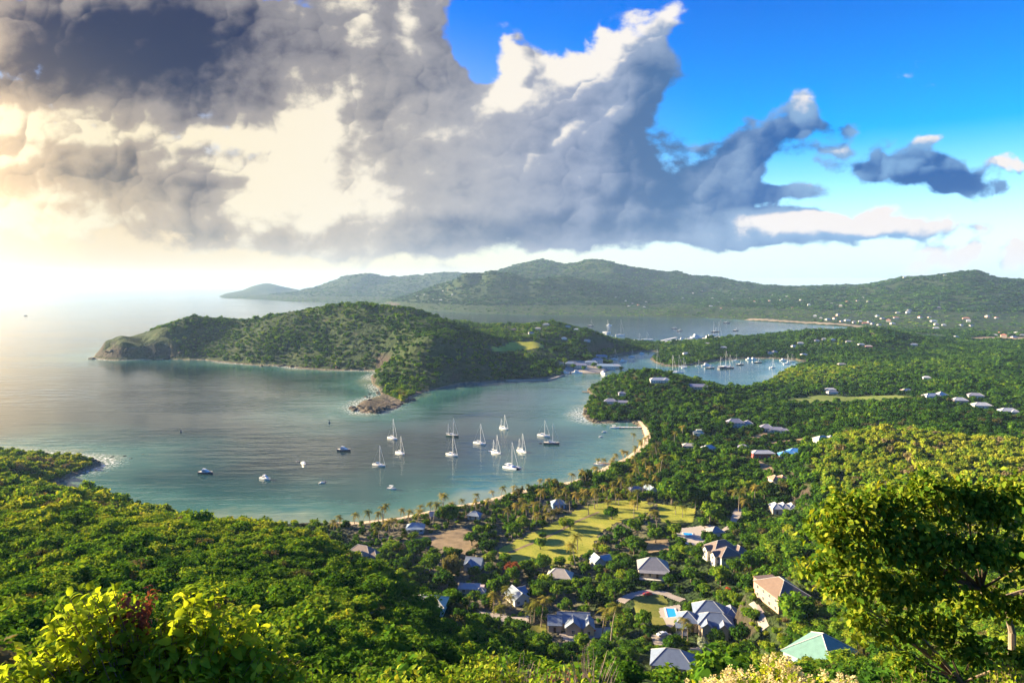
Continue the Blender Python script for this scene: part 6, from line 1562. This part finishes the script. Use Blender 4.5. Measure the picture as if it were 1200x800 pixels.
# ------------------------------------------------------------------ plants right in front of the viewpoint, leaf by leaf
def leaf_template(curl=.5, fold=.25, n=3, w=.42):
    """one ovate leaf of length 1 along +x, blade up +z"""
    v, f = [], []
    for i in range(n + 1):
        t = i / n; ww = w * math.sin(math.pi * (t * .86 + .07)) ** .8 * (1.15 - .5 * t)
        x = math.sin(curl * t * 1.6) / (curl * 1.6); z = -(1 - math.cos(curl * t * 1.6)) / (curl * 1.6)
        v += [(x, -ww, z + ww * fold), (x, 0, z), (x, ww, z + ww * fold)]
    for i in range(n):
        a = i * 3; f += [(a, a + 1, a + 4, a + 3), (a + 1, a + 2, a + 5, a + 4)]
    return np.array(v), np.array(f)
def place_leaves(tpl, pos, dirs, size, up=None, roll=.5):
    v, f = tpl; n = len(pos)
    d = dirs / (np.linalg.norm(dirs, axis=1, keepdims=True) + 1e-9)
    u = np.array([0, 0, 1.0]) + rng.normal(size=(n, 3)) * roll if up is None else up
    b = np.cross(u, d); b /= np.linalg.norm(b, axis=1, keepdims=True) + 1e-9
    c = np.cross(d, b)
    s = size[:, None, None]
    V = pos[:, None, :] + s * (v[None, :, 0:1] * d[:, None, :] + v[None, :, 1:2] * b[:, None, :] + v[None, :, 2:3] * c[:, None, :])
    Fc = f[None] + (np.arange(n) * len(v))[:, None, None]
    return V.reshape(-1, 3), Fc.reshape(-1, 4)

M_YEL = leaf_mat('yellow_green_leaves', [(0, (.07, .14, .012)), (.3, (.20, .28, .018)), (.6, (.30, .41, .03)), (1, (.45, .49, .06))], .5, island=.75)
M_FRESH = leaf_mat('fresh_green_leaves', [(0, (.02, .06, .009)), (.35, (.07, .155, .014)), (.65, (.17, .27, .022)), (1, (.34, .37, .04))], .38, island=.7)
M_TREEL = leaf_mat('tree_leaves', [(0, (.018, .055, .008)), (.35, (.07, .145, .014)), (.65, (.18, .25, .022)), (1, (.38, .36, .045))], .36, island=.7)
M_DRY = leaf_mat('dry_red_leaves', [(0, (.14, .04, .03)), (.5, (.32, .10, .06)), (1, (.46, .24, .14))], .2)
M_PANIC = leaf_mat('cream_flowers', [(0, (.42, .33, .14)), (.5, (.62, .54, .28)), (1, (.74, .62, .42))], .25)
M_TWIG = plain('twig_bark', (.20, .13, .08), .9, .2, 8)
M_DEADW = plain('dead_wood', (.32, .25, .20), .9, .2, 8)

def twig_plant(name, base, tips, leaf_n, leaf_len, tpl, mat, label, cat='shrub', spread=.9, tint=0.0, span=.45, stem_r=.012, droop=.25, curl_down=.0, bark=None):
    """stems rising from a base to tips, leaves set alternately along the outer part of every stem"""
    bx, by, bz = base
    r = empty(name, base); tag(r, label, cat)
    st = MB(); P_, D_, S_ = [], [], []
    for (tx, ty, tz) in tips:
        p0 = Vector((random.uniform(-.25, .25), random.uniform(-.25, .25), -.1)); p2 = Vector((tx - bx, ty - by, tz - bz))
        p1 = p0.lerp(p2, .55) + Vector((random.uniform(-.1, .1), random.uniform(-.1, .1), .25 * (p2 - p0).length * .4))
        crv = [p0 * (1 - t) ** 2 + p1 * 2 * t * (1 - t) + p2 * t * t for t in np.linspace(0, 1, 7)]
        st.tube(crv, [stem_r * (1.6 - 1.3 * k / 6) for k in range(7)], 4)
        L = (crv[-1] - crv[-2]).normalized()
        for k in range(leaf_n):
            t = 1 - span * (k / leaf_n) ** 1.0
            q = p0 * (1 - t) ** 2 + p1 * 2 * t * (1 - t) + p2 * t * t
            az = k * 2.4 + random.uniform(-.4, .4)
            a = L.orthogonal().normalized(); b = L.cross(a)
            dv = (a * math.cos(az) + b * math.sin(az)) * spread + L * (.75 if k > 1 else 1.5) + Vector((0, 0, -droop))
            P_.append(q); D_.append(dv); S_.append(leaf_len * random.uniform(.65, 1.2) * (.8 if k < 2 else 1))
    st.build('stems', bark or M_TWIG, r)
    v, f = place_leaves(tpl, np.array([p[:] for p in P_]), np.array([d[:] for d in D_]), np.array(S_), roll=.45)
    o = link('foliage', raw_mesh('foliage', v, f, [mat], smooth=False), r); o['tint'] = tint
    return r, o

def dome_tips(cx, cyy, cz, rx, ry, rz, n, seed, lo=-.2):
    r_ = np.random.default_rng(seed); out = []
    while len(out) < n:
        d = r_.normal(size=3); d /= np.linalg.norm(d)
        if d[2] < lo: continue
        s = r_.uniform(.72, 1.06)
        out.append((cx + d[0] * rx * s, cyy + d[1] * ry * s, cz + d[2] * rz * s))
    return out

# yellow green big leafed shrub at the lower left
Yb = 7.6
c1 = at(108, 762, Yb); c2 = at(238, 764, Yb + .2); c3 = at(40, 800, Yb - .5); c4 = at(310, 792, Yb + .1)
tips = dome_tips(c1[0], c1[1], c1[2] - .05, .56, .55, .78, 120, 1) + dome_tips(c2[0], c2[1], c2[2] - .05, .68, .6, .80, 170, 2) + dome_tips(c3[0], c3[1], c3[2] - .05, .45, .4, .42, 60, 3) + dome_tips(c4[0], c4[1], c4[2] - .05, .42, .5, .40, 60, 4)
bx, by = at(190, 800, Yb + .1)[:2]
twig_plant('leafy_shrub', (bx, by, g1(bx, by)), tips, 15, .15, leaf_template(.85, .28, 3, .31), M_YEL, 'sunlit yellow green shrub with large curling leaves at the lower left', tint=.20, span=.42, droop=.35)
c0 = at(190, 840, Yb + .7)
twig_plant('leafy_shrub', (c0[0], c0[1], g1(c0[0], c0[1])), dome_tips(c0[0], c0[1], c0[2], 1.25, .5, .85, 120, 5), 13, .12, leaf_template(.7, .25, 3, .33), M_YEL, 'greener shrub behind the yellow green one', tint=-.12)
# the withered red plant rising from it
tp = [at(px, py + 6, Yb + .15) for px, py in [(150, 688), (143, 698), (160, 692), (174, 680), (178, 690), (166, 704), (133, 710), (150, 710), (176, 702), (158, 700), (146, 692), (184, 686), (170, 694), (138, 702), (165, 714), (145, 716), (155, 720)]]
b = at(158, 770, Yb + .55)
twig_plant('withered_shrub', (b[0], b[1], b[2] - .5), tp, 18, .085, leaf_template(1.0, .4, 2, .30), M_DRY, 'withered dark red plant rising out of the yellow green shrub', 'plant', span=.5, stem_r=.010, droop=.5)

# leafy shrubs along the bottom edge
BOT = [(352, 818, 9.5, .75, 'fresh green fern like shrub right of the yellow shrub', .10), (410, 826, 12, .95, 'bright green leafy shrub at the bottom left of centre', .10), (470, 830, 14, 1.15, 'light green leafy shrub in the bottom row below the pale mint roof', .14), (525, 826, 15, 1.1, 'yellow tipped leafy shrub at the bottom centre', .12), (572, 806, 21, 1.5, 'light leafy shrub with upright shoots at the bottom centre', .10),
       (640, 838, 16, 1.2, 'deep green leafy shrub at the bottom centre right', .0), (690, 834, 18, 1.3, 'green shrub with dry twigs at the bottom', .02), (705, 840, 13, .8, 'small green shrub left of the large round tree', .05)]
for i, (px, py, Yd, rad, label, ti) in enumerate(BOT):
    c = at(px, py, Yd); gz_ = g1(c[0], c[1])
    tips = dome_tips(c[0], c[1], c[2] - .2, rad, rad * .8, rad * .85, int(110 + 30 * rad), 20 + i)
    twig_plant('leafy_shrub', (c[0], c[1], max(gz_, c[2] - 3.4)), tips, 13, .13 if Yd < 13 else .17, leaf_template(.5, .25, 2), M_FRESH, label, tint=ti, span=.5, stem_r=.016)
# dry twiggy bushes
for px, py, Yd, rad, label in ((607, 800, 24, 1.5, 'dry brown twiggy bush at the bottom centre'), (690, 792, 30, 1.7, 'pale dry twiggy bush left of the large round tree'), (655, 800, 20, .8, 'withered reddish twig clump at the bottom edge')):
    c = at(px, py, Yd)
    r, o = twig_plant('dry_bush', (c[0], c[1], max(g1(c[0], c[1]), c[2] - 3)), dome_tips(c[0], c[1], c[2] - .3, rad, rad * .7, rad, 70, int(px)), 4, .11, leaf_template(.8, .3, 2, .3), M_DRY if px == 655 else M_OLIVE, label, 'bush', stem_r=.03, bark=M_DEADW)

# flowering shrub at the lower right
FL = [(838, 826, 11.5, .66), (872, 818, 11.8, .72), (912, 790, 12.5, .50), (955, 820, 11.5, .68), (1005, 824, 12, .55), (845, 832, 10.5, .6), (985, 830, 10.5, .5)]
tips = []
for i, (px, py, Yd, rad) in enumerate(FL): c = at(px, py, Yd); tips += dome_tips(c[0], c[1], c[2] - .15, rad, rad * .8, rad * .85, 62, 40 + i, 0.0)
c = at(895, 830, 11.8)
rf, of = twig_plant('flowering_shrub', (c[0], c[1], g1(c[0], c[1])), tips, 11, .125, leaf_template(.5, .25, 2), M_YEL, 'shrub covered in cream flower sprays at the lower right', tint=-.02, span=.45)
fp, fd, fs = [], [], []
for (tx, ty, tz) in tips:
    if random.random() < .42:
        for q in range(46):
            hgt = random.random(); rad = .085 * (1 - hgt * .7)
            a = random.uniform(0, 6.28)
            fp.append((tx - c[0] + math.cos(a) * rad * random.random() ** .5, ty - c[1] + math.sin(a) * rad * random.random() ** .5, tz - g1(c[0], c[1]) + hgt * .20 - .02))
            fd.append((math.cos(a), math.sin(a), random.uniform(-.2, .9))); fs.append(random.uniform(.022, .042))
v, f = place_leaves(leaf_template(.4, .2, 2, .5), np.array(fp), np.array(fd), np.array(fs))
link('blossom', raw_mesh('blossom', v, f, [M_PANIC]), rf)

# the big tree at the right: trunk, limbs and leafy boughs with gaps between
def big_tree():
    Yt = 14.5
    base = at(1182, 850, Yt + .6); bz = g1(base[0], base[1])
    r = empty('broadleaf_tree', (base[0], base[1], bz)); tag(r, 'big leafy tree filling the right edge in front', 'tree')
    O = Vector((base[0], base[1], bz))
    boughs = [(1000, 618, 14.2, .95), (1050, 598, 14.6, .95), (1105, 590, 15.0, .9), (1160, 605, 14.6, 1.0), (1215, 600, 15, 1.1), (985, 655, 13.8, .62), (1035, 650, 14.0, .85), (1085, 640, 14.2, .95), (1140, 655, 14.0, .95), (1200, 660, 14.0, 1.0),
              (1000, 700, 13.6, .52), (1045, 700, 13.8, .80), (1095, 690, 13.9, .85), (1150, 712, 14.4, .7), (1010, 735, 13.6, .45), (1055, 745, 13.6, .62), (1100, 740, 13.8, .6), (1215, 720, 14.2, .8), (1135, 770, 13.6, .55), (1195, 778, 13.6, .6), (1245, 660, 14.5, 1.0), (975, 690, 14.4, .36), (1065, 785, 13.2, .42), (1085, 574, 14.6, .45), (1022, 596, 14.2, .40), (1132, 580, 14.8, .5), (966, 632, 14.0, .36), (956, 672, 13.9, .30), (985, 610, 14.3, .34), (1180, 585, 14.6, .45)]
    cr = [Vector(at(px, py, Yd)) - O for px, py, Yd, rad in boughs]
    fork = Vector(at(1186, 740, Yt + .4)) - O
    t = MB().tube([(0, 0, -.5), fork * .5 + Vector((.12, 0, 0)), fork], [.12, .095, .075], 8)
    f2 = Vector(at(1176, 700, Yt + .2)) - O; f3 = Vector(at(1150, 690, Yt)) - O; f4 = Vector(at(1205, 690, Yt + .3)) - O
    t.tube([fork, f2], [.07, .055], 7).tube([f2, f3], [.05, .036], 6).tube([f2, f4], [.05, .036], 6)
    low = Vector(at(1128, 800, Yt - .5)) - O
    t.tube([(0, 0, .3), low, Vector(at(1100, 768, Yt - .8)) - O, Vector(at(1076, 742, Yt - .9)) - O], [.06, .05, .038, .025], 6)
    t.build('trunk', M_PALE, r); t = MB()
    for i, c in enumerate(cr):
        st = min((f2, f3, f4, low, fork, f2.lerp(f3, .5), f2.lerp(f4, .6), fork.lerp(f2, .5)), key=lambda q: (q - c).length)
        m_ = st.lerp(c, .5) + Vector((random.uniform(-.1, .1), 0, random.uniform(-.05, .15)))
        t.tube([st, m_, c], [.036, .024, .012], 5)
    t.build('branches', M_BARK, r)
    P_, D_, S_ = [], [], []
    r_ = np.random.default_rng(5)
    for (px, py, Yd, rad), c in zip(boughs, cr):
        for q in range(int(70 * rad ** 1.6)):
            d = r_.normal(size=3); d /= np.linalg.norm(d)
            if d[2] < -.5: d[2] *= -.5
            tip = np.array(c[:]) + d * np.array([1, .8, .78]) * rad * r_.uniform(.45, 1.30)
            ax = d + np.array([0, 0, -.35]) + r_.normal(size=3) * .35; ax /= np.linalg.norm(ax)
            for k in range(13):
                off = -ax * (.045 * k) + r_.normal(size=3) * .05
                ang = k * 2.4; a = np.cross(ax, [.3, .2, 1]); a /= np.linalg.norm(a) + 1e-9; b = np.cross(ax, a)
                P_.append(tip + off); D_.append((a * math.cos(ang) + b * math.sin(ang)) * .9 + ax * .8 + np.array([0, 0, -.45])); S_.append(r_.uniform(.09, .165))
    v, f = place_leaves(leaf_template(.45, .2, 2, .38), np.array(P_), np.array(D_), np.array(S_), roll=.6)
    o = link('crown', raw_mesh('crown', v, f, [M_TREEL]), r); o['tint'] = .13
    return r
big_tree()
c = at(1185, 815, 12.5)
twig_plant('leafy_shrub', (c[0], c[1], max(g1(c[0], c[1]), c[2] - 2.5)), dome_tips(c[0], c[1], c[2] + .1, .75, .6, .5, 90, 77), 12, .10, leaf_template(.5, .25, 2), M_YEL, 'yellowing leafy shrub at the lower right corner', tint=.02)
c = at(1080, 815, 12.8)
twig_plant('leafy_shrub', (c[0], c[1], max(g1(c[0], c[1]), c[2] - 2.5)), dome_tips(c[0], c[1], c[2], .9, .6, .6, 90, 78), 12, .11, leaf_template(.5, .25, 2), M_FRESH, 'green shrub under the big right tree', tint=.06)
# ------------------------------------------------------------------ the air
hm, ht, hout = new_mat('haze_air')
hv = ht.n.new('ShaderNodeVolumePrincipled')
hv.inputs['Color'].default_value = (.44, .68, 1.0, 1); hv.inputs['Density'].default_value = 3.9e-5
hv.inputs['Anisotropy'].default_value = .12
ht.l.new(hv.outputs[0], hout.inputs['Volume'])
HB = 31500.0
hz = raw_mesh('haze', [(sx_ * HB, sy_ * HB, z_) for z_ in (-12.0, float(GZ.max()) + 45.0) for sx_, sy_ in ((-1, -1), (1, -1), (1, 1), (-1, 1))],
              [(0, 3, 2, 1), (4, 5, 6, 7), (0, 1, 5, 4), (1, 2, 6, 5), (2, 3, 7, 6), (3, 0, 4, 7)], [hm])
tag(link('haze', hz), 'pale sea air over the whole bay', None, None, 'stuff')
